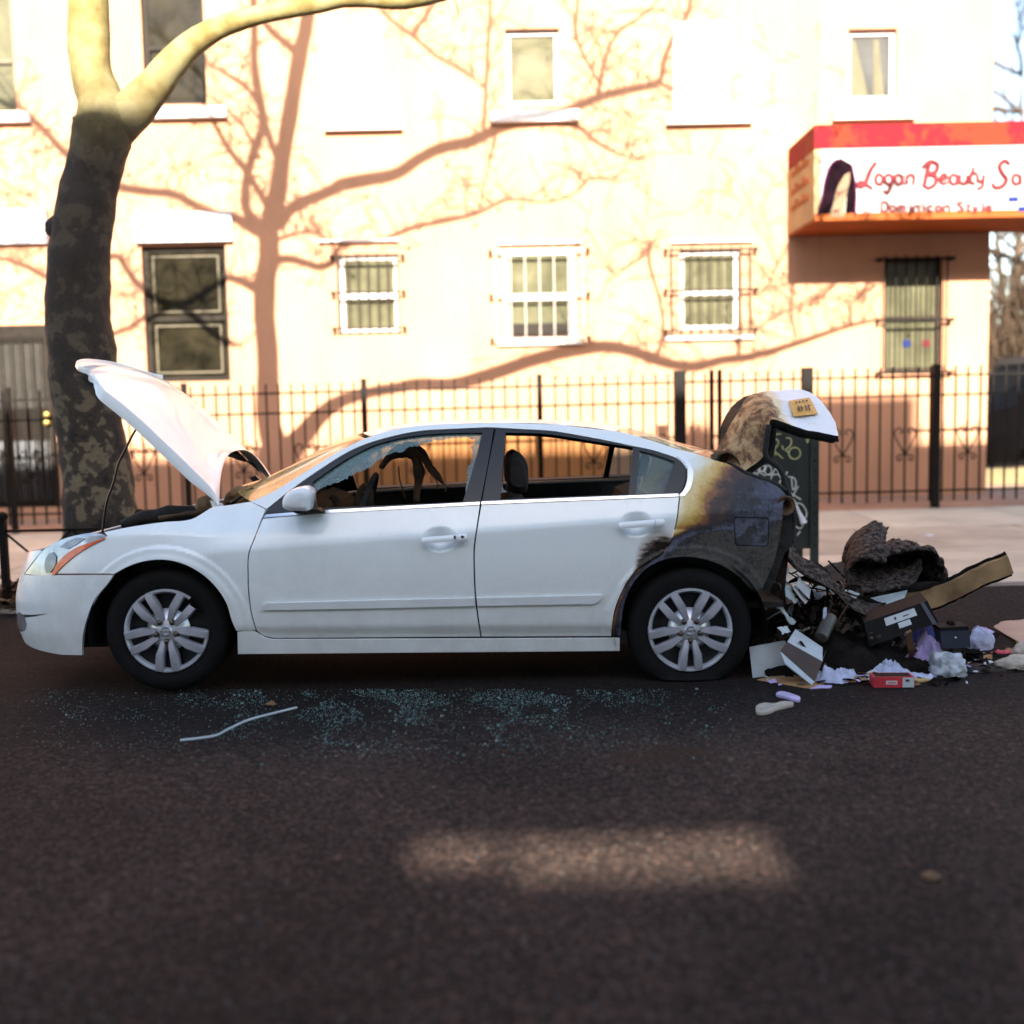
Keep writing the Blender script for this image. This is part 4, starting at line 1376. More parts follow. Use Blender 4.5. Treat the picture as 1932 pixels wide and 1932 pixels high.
def burnt_paint():
    m = mat('burnt_paint', (.7, .7, .7), .4)
    n, l, b = nodes(m)
    at = n.new('ShaderNodeAttribute')
    at.attribute_name = 'burn'
    v = n.new('ShaderNodeTexCoord').outputs['Object']
    n1, n2 = noise_node(n, l, 14, 7, .65, v), noise_node(n, l, 55, 4, .6, v)
    w = math_node(n, l, 'ADD', math_node(n, l, 'MULTIPLY', math_node(n, l, 'SUBTRACT', n1, .5), .26), math_node(n, l, 'MULTIPLY', math_node(n, l, 'SUBTRACT', n2, .5), .10))
    edge = math_node(n, l, 'MULTIPLY', at.outputs['Fac'], 7.0, True)
    f = math_node(n, l, 'ADD', at.outputs['Fac'], math_node(n, l, 'MULTIPLY', w, edge), True)
    cr = ramp(n, [(.04, (.78, .81, .81)), (.16, (.72, .70, .60)), (.28, (.66, .50, .22)), (.37, (.50, .30, .06)), (.45, (.22, .09, .03)), (.52, (.06, .028, .022)), (.58, (.016, .015, .019)), (.66, (.060, .063, .10)), (.76, (.085, .088, .13)), (.84, (.020, .019, .022)), (1, (.050, .043, .036))])
    l.new(f, cr.inputs[0])
    # bare patches in the char
    n3 = noise_node(n, l, 11, 8, .75, v)
    vo = n.new('ShaderNodeTexVoronoi')
    vo.feature = 'DISTANCE_TO_EDGE'
    vo.inputs['Scale'].default_value = 16
    wv = n.new('ShaderNodeVectorMath')
    nzv = n.new('ShaderNodeTexNoise')
    nzv.inputs['Scale'].default_value = 12
    l.new(v, nzv.inputs['Vector'])
    wv.operation = 'MULTIPLY_ADD'
    l.new(nzv.outputs['Color'], wv.inputs[0])
    wv.inputs[1].default_value = (.14, .14, .14)
    l.new(v, wv.inputs[2])
    l.new(wv.outputs[0], vo.inputs['Vector'])
    spot = ramp(n, [(.62, (0, 0, 0)), (.66, (1, 1, 1))])
    l.new(n3, spot.inputs[0])
    big = ramp(n, [(.56, (0, 0, 0)), (.6, (1, 1, 1))])
    l.new(f, big.inputs[0])
    k = math_node(n, l, 'MULTIPLY', spot.outputs[0], big.outputs[0])
    c = mixc(n, l, math_node(n, l, 'MULTIPLY', k, .6), cr.outputs[0], (.10, .085, .07))
    dk = ramp(n, [(.42, (1, 1, 1)), (.47, (0, 0, 0))])
    l.new(n3, dk.inputs[0])
    k2 = math_node(n, l, 'MULTIPLY', dk.outputs[0], big.outputs[0])
    c = mixc(n, l, math_node(n, l, 'MULTIPLY', k2, .8), c, (.008, .007, .007))
    crk = ramp(n, [(.0, (1, 1, 1)), (.035, (0, 0, 0))])
    l.new(vo.outputs['Distance'], crk.inputs[0])
    c = mixc(n, l, math_node(n, l, 'MULTIPLY', math_node(n, l, 'MULTIPLY', crk.outputs[0], big.outputs[0]), .55), c, (.006, .005, .005))
    l.new(c, b.inputs['Base Color'])
    ro = ramp(n, [(.1, (.34, .34, .34)), (.5, (.6, .6, .6))])
    l.new(f, ro.inputs[0])
    l.new(ro.outputs[0], b.inputs['Roughness'])
    ct = ramp(n, [(.1, (.45, .45, .45)), (.4, (0, 0, 0))])
    l.new(f, ct.inputs[0])
    l.new(ct.outputs[0], b.inputs['Coat Weight'])
    bp = n.new('ShaderNodeBump')
    bp.inputs['Distance'].default_value = .006
    l.new(math_node(n, l, 'ADD', math_node(n, l, 'MULTIPLY', n2, .9), math_node(n, l, 'MULTIPLY', n3, 1.5)), bp.inputs['Height'])
    l.new(big.outputs[0], bp.inputs['Strength'])
    l.new(bp.outputs[0], b.inputs['Normal'])
burnt_paint()
def burn_at(p):
    """how burnt the paint is at this place of the body side"""
    if p.y > YC:
        p = Vector((p.x, 2 * YC - p.y, p.z))
    px, py = proj(p)
    # distance, in picture units, from the edge of the soot: an upper front and a lower one along the arch
    edge_pts = [(845, 1420), (880, 1392), (905, 1372), (930, 1356), (960, 1345), (985, 1338), (1000, 1300), (1020, 1255), (1040, 1232), (1070, 1205), (1090, 1186), (1110, 1180), (1140, 1168), (1180, 1160), (1240, 1150)]
    ex = edge_pts[0][1]
    for (y0_, x0_), (y1_, x1_) in zip(edge_pts, edge_pts[1:]):
        if py >= y0_:
            t = min(1, (py - y0_) / (y1_ - y0_))
            ex = x0_ + (x1_ - x0_) * t
    wdt = 95 if py < 1000 else (26 if py < 1075 else 16)
    d = (px - ex) / wdt
    r = math.hypot(px - 1304, py - 1192)
    if py > 1075 and px < 1250:
        d = min(d, (152 - r) / 10)
    return max(0, min(1, .52 + .42 * d if d < 0 else .52 + .20 * d * (.7 if py < 980 else 1.2)))
def sooty_paint():
    m = mat('sooty_paint', (.74, .76, .77), .36, coat=.4)
    n, l, b = nodes(m)
    at = n.new('ShaderNodeAttribute')
    at.attribute_name = 'burn'
    v = n.new('ShaderNodeTexCoord').outputs['Object']
    mp = n.new('ShaderNodeMapping')
    mp.inputs['Rotation'].default_value = (0, rad(-35), 0)
    mp.inputs['Scale'].default_value = (.35, 1, 1.6)
    l.new(v, mp.inputs['Vector'])
    n1, n2 = noise_node(n, l, 42, 5, .65, mp.outputs[0]), noise_node(n, l, 70, 4, .6, v)
    w = math_node(n, l, 'ADD', math_node(n, l, 'MULTIPLY', math_node(n, l, 'SUBTRACT', n1, .5), .9), math_node(n, l, 'MULTIPLY', math_node(n, l, 'SUBTRACT', n2, .5), .15))
    f = math_node(n, l, 'ADD', at.outputs['Fac'], math_node(n, l, 'MULTIPLY', w, math_node(n, l, 'MULTIPLY', at.outputs['Fac'], 2.2, True)), True)
    cr = ramp(n, [(.03, (.78, .81, .81)), (.30, (.50, .46, .43)), (.50, (.14, .11, .09)), (.66, (.024, .016, .012)), (1, (.012, .009, .008))])
    l.new(f, cr.inputs[0])
    l.new(cr.outputs[0], b.inputs['Base Color'])
sooty_paint()
dirty('sooty_paint')
def door_burn(p):
    if p.y > YC:
        return 0
    px, py = proj(p)
    a, b = Vector((1192, 1092)), Vector((1266, 1022))
    ax = (b - a).normalized()
    u = Vector((px, py)) - a
    t, n_ = u.dot(ax), u.dot(Vector((ax.y, -ax.x)))      # n_: distance from the arch edge into the door
    wd = 3 + 25 * smooth((t + 5) / 70)
    v = 1.08 - max(0, n_) / (1.45 * wd)
    v *= smooth((t + 24) / 22) * smooth((124 - t) / 45)
    return max(0, min(1, v))

car = thing('sedan_car', (WF.x + 1.4, YC, ground_near.z), 'burnt white four door sedan with raised hood, smashed windows and charred rear end', 'car')

door_edge_f = [(480, 1013), (468.5, 1043), (466.8, 1084), (468.5, 1125), (473.6, 1159), (482, 1189.5)]
arch_f = [(446, 1190), (439.5, 1176), (425.9, 1135), (398.6, 1098), (361, 1070.5), (323.7, 1057.6), (293, 1056), (245, 1067), (214, 1083)]
FENDER = [(203, 1011), (197, 1004), (238, 995.6), (306.6, 985.4), (368, 976.9), (385, 966.6), (399, 958), (426, 954), (473, 946.5), (501, 961.5), (494, 977)] + door_edge_f + arch_f + [(208, 1082), (106, 1082), (121, 1066), (145, 1046), (172, 1029.5)]
panel('front_fender', FENDER, 'car_paint', car, h=.03, extra=[(WF.x, WF.z, .53, .0135)])
D1 = [(496.5, 979), (600, 969.5), (760, 961), (905, 953.5), (898.6, 995.5), (893.4, 1034.8), (893.4, 1074), (896, 1126.5), (901, 1168.5), (906, 1201), (520, 1204), (509, 1202.5), (494, 1197), (484.5, 1189), (476, 1159), (471, 1125), (469.3, 1084), (471, 1043), (482.5, 1013)]
ex = [(h.x, h.z, .13, .008) for h in HANDLES]
arF, arR = (WF.x, WF.z, .53, .0135), (WR.x, WR.z, .53, .0135)
fd = panel('front_door', D1, 'car_paint', car, h=.04, extra=[ex[0]], lines=(z_crease, z_tuck))
D2 = [(908.5, 953), (1090, 945.5), (1281, 938), (1274, 990), (1263, 1024), (1257, 1033), (1198, 1078), (1187, 1091), (1171.6, 1118.7), (1161, 1145), (1154.6, 1179), (1153, 1200), (909, 1201), (903.8, 1168.5), (898.8, 1126.5), (896.2, 1074), (896.2, 1034.8), (901.4, 995.5)]
rc_ = [solve(srf(), 1225, 1062)]
rdr = panel('rear_door', D2, 'sooty_paint', car, h=.03, extra=[ex[1], (rc_[0][0], rc_[0][1], .2, .012)], attr=door_burn, lines=(z_crease, z_tuck))
E = [(473.6, 946.2), (511, 930), (553, 905), (595, 878.5), (641.5, 850.5), (690, 827), (735, 812), (790, 803), (860, 799), (949, 797.5), (1054, 801), (1158, 813), (1230.5, 832), (1279.5, 848), (1318.6, 858), (1345.5, 867.5)]
deck = [(1377, 877), (1402, 892.5), (1426, 902), (1450.7, 909.6), (1475, 924.5), (1485, 939)]
rear_edge = [(1478, 948), (1475, 978), (1470, 1015), (1458, 1064), (1438.5, 1110), (1426, 1116.5)]
arch_r = [(1416, 1110), (1394, 1088), (1365, 1068.6), (1328, 1055), (1302.7, 1050.5), (1263, 1053), (1224, 1069), (1197.8, 1095), (1179.5, 1131.8), (1171.6, 1179), (1170.5, 1199)]
frame_out = [(551, 922), (604, 885), (669, 846), (735, 824), (813, 810.7), (918, 806), (936, 806.5), (1027.5, 811.5), (1106, 823.5), (1184.7, 839.3), (1250, 854.5), (1284, 869), (1297, 885.4), (1296, 906), (1288, 927), (1281, 935)]
SIDE = E + deck + rear_edge + arch_r + [(1155.8, 1199), (1157, 1180), (1163.5, 1146), (1174, 1119.7), (1189.3, 1092.5), (1200, 1080), (1259.5, 1035), (1265.5, 1025), (1276.5, 990), (1283.5, 938)] + list(reversed(frame_out)) + [(503, 960)]
qc = solve(srf(), 1370, 990)
FUEL = [(1387, 976), (1447, 976), (1451, 980), (1450, 1026), (1446, 1031), (1391, 1030), (1387, 1025), (1384, 981)]
bs = panel('body_side', SIDE, 'burnt_paint', car, holes=[FUEL], h=.03, extra=[(WR.x, WR.z, .60, .0145), (qc[0] + .12, qc[1] + .12, .3, .02)], attr=burn_at)
bs[0]['label'] = 'white roof rail and rear quarter scorched yellow and black'
loopq = px_loop(srf(.03), [(1300, 960), (1420, 930), (1462, 960), (1450, 1040), (1430, 1080), (1300, 1030)], step=20)
mq = panel_mesh('quarter_liner', srf(.03), [loopq], .1, 0, (), False, sub(car))
mq.materials.append(MATS['soot'])
link('quarter_liner', mq, car)
shr = [(1419 + (x - 1419) * .95, 1003 + (y - 1003) * .94) for x, y in FUEL]
panel('fuel_door', shr, 'burnt_paint', car, h=.02, attr=lambda p: .74 + .2 * fbm(p, 12), far=False, d=.002)
panel('rocker_panel', [(448, 1192.5), (481, 1192.5), (494, 1200.5), (509, 1206), (520, 1207), (1153, 1204.5), (1169, 1204.5), (1169, 1228), (800, 1231), (449, 1234)], 'car_paint', car, h=.05, d=.004, tuck=False)
# window frames, belt trims
F1 = [(505, 963), (553, 923), (605, 886.5), (670, 847.5), (736, 825.5), (813, 812.2), (917, 807.5), (932, 807.8), (920, 877), (906, 949), (740, 957), (590, 963), (500, 969.5)]
F1H = [(590, 909), (656, 865), (708.6, 839), (761, 825.5), (840, 817.5), (910, 816), (897, 868), (882, 919.5), (873, 947), (740, 953), (597, 959)]
panel('door_frame', F1, 'trim_black', car, holes=[F1H], d=.006, h=.05, flange=.03)
F2 = [(935.5, 808.2), (1027.5, 813.2), (1106, 825.2), (1184.7, 841), (1250, 856.5), (1282, 871), (1294, 886), (1293, 906), (1285, 926), (1278, 933), (1100, 939.5), (909.5, 946.5), (922, 877)]
F2H = [(954, 816), (1027, 818.5), (1100, 829), (1194, 844), (1190, 890), (1186, 933), (1100, 936), (944, 942.5), (949, 880)]
F2Q = [(1207, 850), (1240, 859), (1273, 871), (1262, 903), (1252, 930.5), (1200, 932), (1203, 890)]
panel('door_frame', F2, 'trim_black', car, holes=[F2H, F2Q], d=.006, h=.05, flange=.03)
panel('quarter_glass', [(1205, 848), (1240, 857), (1276, 870), (1262, 905), (1254, 933), (1197, 934), (1201, 890)], 'glass_tint', car, d=.02, flange=0)
panel('belt_trim', [(497.5, 976.5), (588, 969.3), (740, 961), (905, 952), (905, 946.5), (740, 955.5), (590, 963.5), (502, 970.5)], 'chrome', car, d=-.004, h=.05, flange=.008)
panel('belt_trim', [(908, 951.5), (1090, 944), (1281, 936.3), (1279.5, 931), (1090, 938.5), (908, 946)], 'chrome', car, d=-.004, h=.05, flange=.008)
panel('corner_trim', [(1283.5, 936.5), (1292, 935), (1300, 926), (1307, 906), (1308, 889), (1302, 875), (1288, 865), (1276, 861), (1290, 870), (1298, 884), (1297, 906), (1289, 926), (1282, 933)], 'chrome', car, d=-.004, h=.03, flange=.008)
panel('side_moulding', [(495, 1147), (497, 1141), (503, 1138.5), (700, 1133), (894.5, 1128.7), (896, 1143.5), (700, 1148), (495, 1151.5)], 'car_plastic', car, d=-.014, h=.05, flange=.014)
panel('side_moulding', [(899.5, 1128.6), (1010, 1126), (1136, 1123), (1137, 1125), (1130, 1134), (1121, 1139.5), (1010, 1141.5), (901, 1143.4)], 'car_plastic', car, d=-.014, h=.05, flange=.014)
for (hp, pts, root, cover) in ((HANDLES[0], [(795.5, 1017), (797, 1013.5), (862, 1008.5), (862, 1020.5), (800, 1025), (795.5, 1022)], fd, [(864, 1008.3), (880, 1007), (881, 1018.5), (864, 1020.3)]), (HANDLES[1], [(1167.5, 988), (1169, 985), (1235, 980), (1235, 993), (1172, 997), (1168, 993)], rdr, [(1237, 979.8), (1252, 979), (1254, 983), (1253, 990.5), (1237, 992.8)])):
    f_ = lambda s, z, hp=hp: Vector((s, Y0 + side_off(hp.x + .2, hp.z) - .046 + 17 * (z - hp.z - .068 * (s - hp.x) - .004) ** 2, z))
    for q in (pts, cover):
        o_ = panel('door_handle', q, 'car_plastic', root[0], f=f_, h=.008, flange=.024, far=False, step=4)
f_ = lambda s, z: Vector((s, Y0 + side_off(HANDLES[0].x + .2, HANDLES[0].z) - .048 + 12 * (z - HANDLES[0].z - .068 * (s - HANDLES[0].x) - .004) ** 2, z))
panel('key_cylinder', [(870, 1010.5), (875, 1011), (876, 1014), (872, 1016), (869, 1013.5)], 'trim_black', fd[0], f=f_, flange=.004, far=False, step=2)
panel('key_cylinder', [(856, 1010.5), (860, 1010.5), (860, 1017), (856, 1017)], 'trim_black', fd[0], f=f_, flange=.004, far=False, step=2)
# front bumper: near half traced, nose continues to the centre line and round to the far side
f_b = srf(0.0, False)
low_px = px_loop(f_b, [(213, 1085), (208, 1094), (180.6, 1128), (163.5, 1169), (155, 1236)], smooth_=False)
low_px = [tuple(p) for p in catmull([Vector(p) for p in low_px], n=5)]
zb0 = low_px[-1][1]
sc_ = X0 - SMAX + .003
hl0, hl1 = solve(f_b, 46, 1084.5), solve(f_b, 84, 1036)
zs_ = solve(f_b, 106, 1084.5)[1]
tops = [(sc_, WF.z + .36)] + [(sc_ + (hl1[0] - sc_) * t, WF.z + .36 + (hl1[1] - WF.z - .36) * t ** 2) for t in (.35, .7, .93)]
nose = low_px + [(low_px[-1][0] - .15, zb0 - .005), (hl0[0], zb0 + .01), (sc_ + .4, zb0 + .02), (sc_, zb0 + .02)] + [(sc_, WF.z + .1), (sc_, WF.z + .3)] + tops + [(hl1[0] - .02, hl1[1] - .01), (hl0[0] - .015, hl0[1])] + [solve(f_b, 72, 1085.5), solve(f_b, 106, 1085.2), solve(f_b, 160, 1085)]
def densify(lp, st):
    out = []
    for i, p in enumerate(lp):
        q = lp[(i + 1) % len(lp)]
        k = max(1, int(math.hypot(q[0] - p[0], q[1] - p[1]) / st))
        out += [(p[0] + (q[0] - p[0]) * j / k, p[1] + (q[1] - p[1]) * j / k) for j in range(k)]
    return out
nose = densify(nose, .05)
for mir in (False, True):
    me = panel_mesh('front_bumper', f_b, [nose], .04, .014, (), mir, sub(car))
    me.materials.append(MATS['car_plastic'])
    bo = link('front_bumper', me, car)
    if not mir: bumper = bo
for pts, m_, dd in (([(26, 1161), (40, 1159.5), (60, 1160), (88, 1157.5), (60, 1163.5), (38, 1164.5)], 'trim_black', -.002), ([(30, 1160), (36, 1154), (46, 1162), (50, 1178), (46, 1190), (38, 1192), (31, 1180)], 'lamp_silver', -.003)):
    panel('bumper_crease' if dd == -.002 else 'fog_lamp', pts, m_, bumper, d=dd, h=.02, flange=.006, far=False, f=srf(dd, False), step=4)
# headlights
HL = [(46.5, 1083), (64, 1060), (84, 1036), (112, 1019.8), (146.5, 1009.5), (184, 1006), (201.5, 1011.5), (197.6, 1016.5), (170, 1030), (143, 1047), (119, 1067), (105, 1083), (98, 1085)]
hl = panel('headlight', HL, 'lamp_silver', car, h=.014, d=.0, f=srf(.002, False), step=5)
panel('amber_reflector', [(103, 1083.5), (97, 1083.5), (107, 1064), (124, 1046), (146, 1032), (173, 1023), (198, 1014.5), (197, 1017), (170, 1030), (143, 1047), (119, 1067)], 'amber', hl[0], f=srf(-.008, False), h=.012, flange=.006, far=False, step=4)
panel('projector_lens', [(92, 1044), (100, 1042), (106, 1050), (104, 1066), (95, 1080), (87, 1081), (84, 1070), (86, 1054)], 'lamp_grey', hl[0], f=srf(-.004, False), h=.012, flange=.006, far=False, step=3)
panel('lamp_reflector', [(112, 1032), (128, 1021), (150, 1014), (160, 1016), (146, 1026), (128, 1036)], 'lamp_grey', hl[0], f=srf(-.003, False), h=.015, flange=.004, far=False, step=4)
# roof, windscreen, rear window between the two sides
EP = catmull([surf(*solve(srf(), *p)) for p in E], n=4)
def span(name, i0, i1, m_, bx, cz, nu=14, parent=car, lift=.0):
    rows = []
    for i in range(i0, i1 + 1):
        t = (i - i0) / max(1, i1 - i0)
        a = EP[i]
        row = []
        for j in range(nu + 1):
            u = -1 + 2 * j / nu
            k = 1 - abs(u) ** 2.4
            row.append(Vector((a.x + (bx[0] + (bx[1] - bx[0]) * t) * k, YC + (YC - a.y) * u, a.z + (cz[0] + (cz[1] - cz[0]) * t) * k + lift)))
        rows.append(row)
    return MB().grid(rows).build(name, m_, parent, 'all', recalc=True)
span('roof', 5 * 4 + 1, 11 * 4, 'car_paint', (-.10, .10), (.012, .012))
span('windscreen', 0, 5 * 4, 'windscreen', (-.20, -.10), (.045, .016))
span('rear_window', 11 * 4 + 1, 15 * 4, 'glass_tint', (.10, .16), (.012, .0))
# jagged remains of the front window, other window glass
rg = random.Random(3)
def jag(pts, amp, k=4):
    out = []
    for a, b in zip(pts, pts[1:]):
        for i in range(k):
            t = i / k
            out.append((a[0] + (b[0] - a[0]) * t + rg.uniform(-amp, amp), a[1] + (b[1] - a[1]) * t + rg.uniform(-amp, amp)))
    return out + [pts[-1]]
G1 = [(588, 910), (656, 864), (708.6, 838), (761, 824), (840, 816), (911, 815), (883, 919), (878, 930)] + jag([(880, 920), (884, 880), (893, 862), (889, 845), (896, 828), (870, 826), (838, 828), (812, 832), (790, 840), (780, 842), (760, 850), (735, 858), (712, 868), (700, 880), (684, 889), (672, 892), (655, 902), (640, 910), (618, 916), (600, 926), (590, 932)], 2.2)
panel('window_glass', G1, 'glass_crazed', car, d=.024, h=.04, flange=0, far=False, step=3, ang=12)
panel('window_glass', [(942, 944), (946, 930), (958, 928), (950, 924), (947, 912), (943, 905), (945, 898), (939, 905), (936, 930), (934, 945)], 'glass_crazed', car, d=.03, h=.04, flange=0, far=False, step=30)
loopsF = px_loop(srf(.02), F1H), px_loop(srf(.02), F2H)
for lp in loopsF:
    me = panel_mesh('window_glass', srf(.02), [lp], .08, 0, (), True, sub(car))
    me.materials.append(MATS['glass_amber'])
    link('window_glass', me, car)
# dark liners behind the doors and frames
for mir in (False, True):
    for dd, pts in ((.045, [(505, 978), (700, 968), (905, 957), (1100, 949), (1268, 943), (1262, 990), (1250, 1025), (1190, 1075), (1160, 1130), (1148, 1195), (800, 1198), (500, 1190), (478, 1120), (484, 1030)]),):
        lp = px_loop(srf(dd, False), pts, step=20)
        me = panel_mesh('door_liner', srf(dd, False), [lp], .12, 0, (), mir, sub(car))
        me.materials.append(MATS['soot'])
        link('door_liner', me, car)
        for v in me.vertices: pass
# B pillar on both sides, headliner, floor, dash
P_ = lambda x, y, d: onY(x, y, Y0 + d)
for s_ in (0, 1):
    q = MB()
    for (ya, da, yb, db) in ((815, .42, 948, .20),):
        a, b = P_(934, ya, da), P_(905, yb, db)
        if s_:
            a.y, b.y = 2 * YC - a.y, 2 * YC - b.y
        q.bar(a, b, .10, .05, (0, 1, 0))
    q.build('b_pillar', 'soot', car)
zf = WF.z - .08
MB().box(WF.x + .55, WR.x + .1, Y0 + .10, 2 * YC - Y0 - .10, zf - .05, zf + .02).build('floor_pan', 'soot', car)
MB().box(WF.x - .75, WF.x + .55, Y0 + .30, 2 * YC - Y0 - .30, zf - .05, zf + .34).build('engine_block', 'soot', car)
dsh = P_(610, 925, .5)
q = MB()
prof = [(-.16, -.02), (-.15, -.05), (-.10, -.03), (.02, -.08), (.06, -.2), (.0, -.4), (-.16, -.4)]
q.prism([(dsh.x + a, Y0 + .26, dsh.z - .02 + b) for a, b in prof], (0, 1.28, 0)).build('dashboard', 'soot', car)
wc = P_(690, 940, .45)
MB().tube([wc + Vector((.06 * sin(t * pi / 12) * 1.0, .18 * cos(t * pi / 12), .17 * sin(t * pi / 12) - .04)) for t in range(25)], .015, 8).build('steering_wheel', 'soot', car, True)
def seat(yc, x, z):
    s_ = MB()
    def slab_(pts, y0, y1, name):
        rows = []
        n_ = len(pts)
        for j in range(7):
            u = -1 + j / 3
            k = (1 - abs(u) ** 4 * .35)
            c = Vector((sum(p[0] for p in pts) / n_, 0, sum(p[1] for p in pts) / n_))
            rows.append([Vector((c.x + (p[0] - c.x) * k, yc + (y1 - y0) / 2 * u, c.z + (p[1] - c.z) * k)) for p in pts])
        m_ = MB().grid(rows, cu=True)
        for r_ in (0, len(rows) - 1):
            m_.f.append(tuple(r_ * n_ + i for i in range(n_)))
        return m_.build(name, 'seat', car, True, recalc=True)
    slab_([tuple(p) for p in catmull([Vector(v) for v in ((x - .12, z - .55), (x - .02, z - .12), (x + .02, z - .06), (x + .08, z - .08), (x + .07, z - .3), (x + .02, z - .58))], n=3, closed=True)], -.24, .24, 'seat_back')
    slab_([tuple(p) for p in catmull([Vector(v) for v in ((x + .01, z - .05), (x - .005, z + .06), (x + .01, z + .14), (x + .05, z + .165), (x + .10, z + .12), (x + .115, z + .02), (x + .1, z - .06))], n=3, closed=True)], -.13, .13, 'headrest')
    slab_([tuple(p) for p in catmull([Vector(v) for v in ((x - .6, z - .62), (x - .6, z - .5), (x - .3, z - .5), (x - .05, z - .54), (x - .05, z - .66))], n=3, closed=True)], -.25, .25, 'seat_cushion')
sp_ = P_(958, 908, .45)
seat(Y0 + .45, sp_.x, sp_.z)
seat(2 * YC - Y0 - .45, sp_.x - .02, sp_.z - .02)
rp = P_(1180, 935, .6)
q = MB()
q.prism([(rp.x - .1, Y0 + .2, rp.z - .5), (rp.x + .03, Y0 + .2, rp.z - .02), (rp.x + .12, Y0 + .2, rp.z + .01), (rp.x + .2, Y0 + .2, rp.z - .5)], (0, 1.4, 0)).build('rear_seat', 'seat', car)
# burnt visor and wiring hanging inside the windscreen
q = MB()
rough_tube(q, catmull([P_(x, y, .55) for x, y in ((719, 884), (728, 868), (748, 853), (775, 848), (795, 858), (812, 882), (828, 902), (838, 914))], n=4), lerp_list([.012, .02, .035, .042, .034, .022, .02, .006], 29), 12, .35, 14)
rough_tube(q, catmull([P_(x, y, .56) for x, y in ((786, 862), (790, 890), (788, 918), (786, 948))], n=4), lerp_list([.03, .03, .022, .016], 13), 10, .35, 14)
q.build('torn_visor', 'charred_brown', car, 'all')
for pts in ([(752, 880), (754, 905), (760, 925), (764, 940)], [(812, 892), (822, 905), (826, 918), (824, 924)], [(838, 912), (842, 920), (840, 928)]):
    MB().tube(catmull([P_(x, y, .5) for x, y in pts], n=4), .004, 5).build('hanging_wire', 'charred_brown', car, True)
for pts in (((624, 935), (635, 948), (640, 960)), ((672, 955), (684, 922), (690, 918), (700, 958))):
    q = MB()
    rough_tube(q, catmull([P_(x, y, .4) for x, y in pts], n=5), .02, 8, .4, 16)
    q.build('burnt_scrap', 'charred_brown', car, 'all')
# mirror
q = MB()
mp = [P_(x, y, -.10) for x, y in ((534, 948), (537, 936), (548, 925), (563, 919), (583, 919), (588, 923), (588, 950), (585, 962), (565, 963), (545, 962), (536, 957))]
cm = sum(mp, Vector()) / len(mp)
rows = []
for t in range(7):
    k, dy = [(.55, -.075), (.8, -.065), (.93, -.045), (1.0, -.01), (1.0, .05), (.97, .10), (.8, .13)][t]
    rows.append([cm + (p - cm) * k + Vector((0, dy, 0)) for p in catmull(mp, n=3, closed=True)])
q.grid(rows, cu=True)
q.f.append(tuple(range(len(rows[0]))))
q.f.append(tuple(6 * len(rows[0]) + i for i in range(len(rows[0]))))
mo = q.build('wing_mirror', 'car_plastic', car, True, recalc=True)
MB().prism([P_(x, y, -.02) for x, y in ((545, 960), (600, 961), (608, 966), (570, 970), (556, 968))], (0, .12, 0)).build('mirror_foot', 'trim_black', mo)
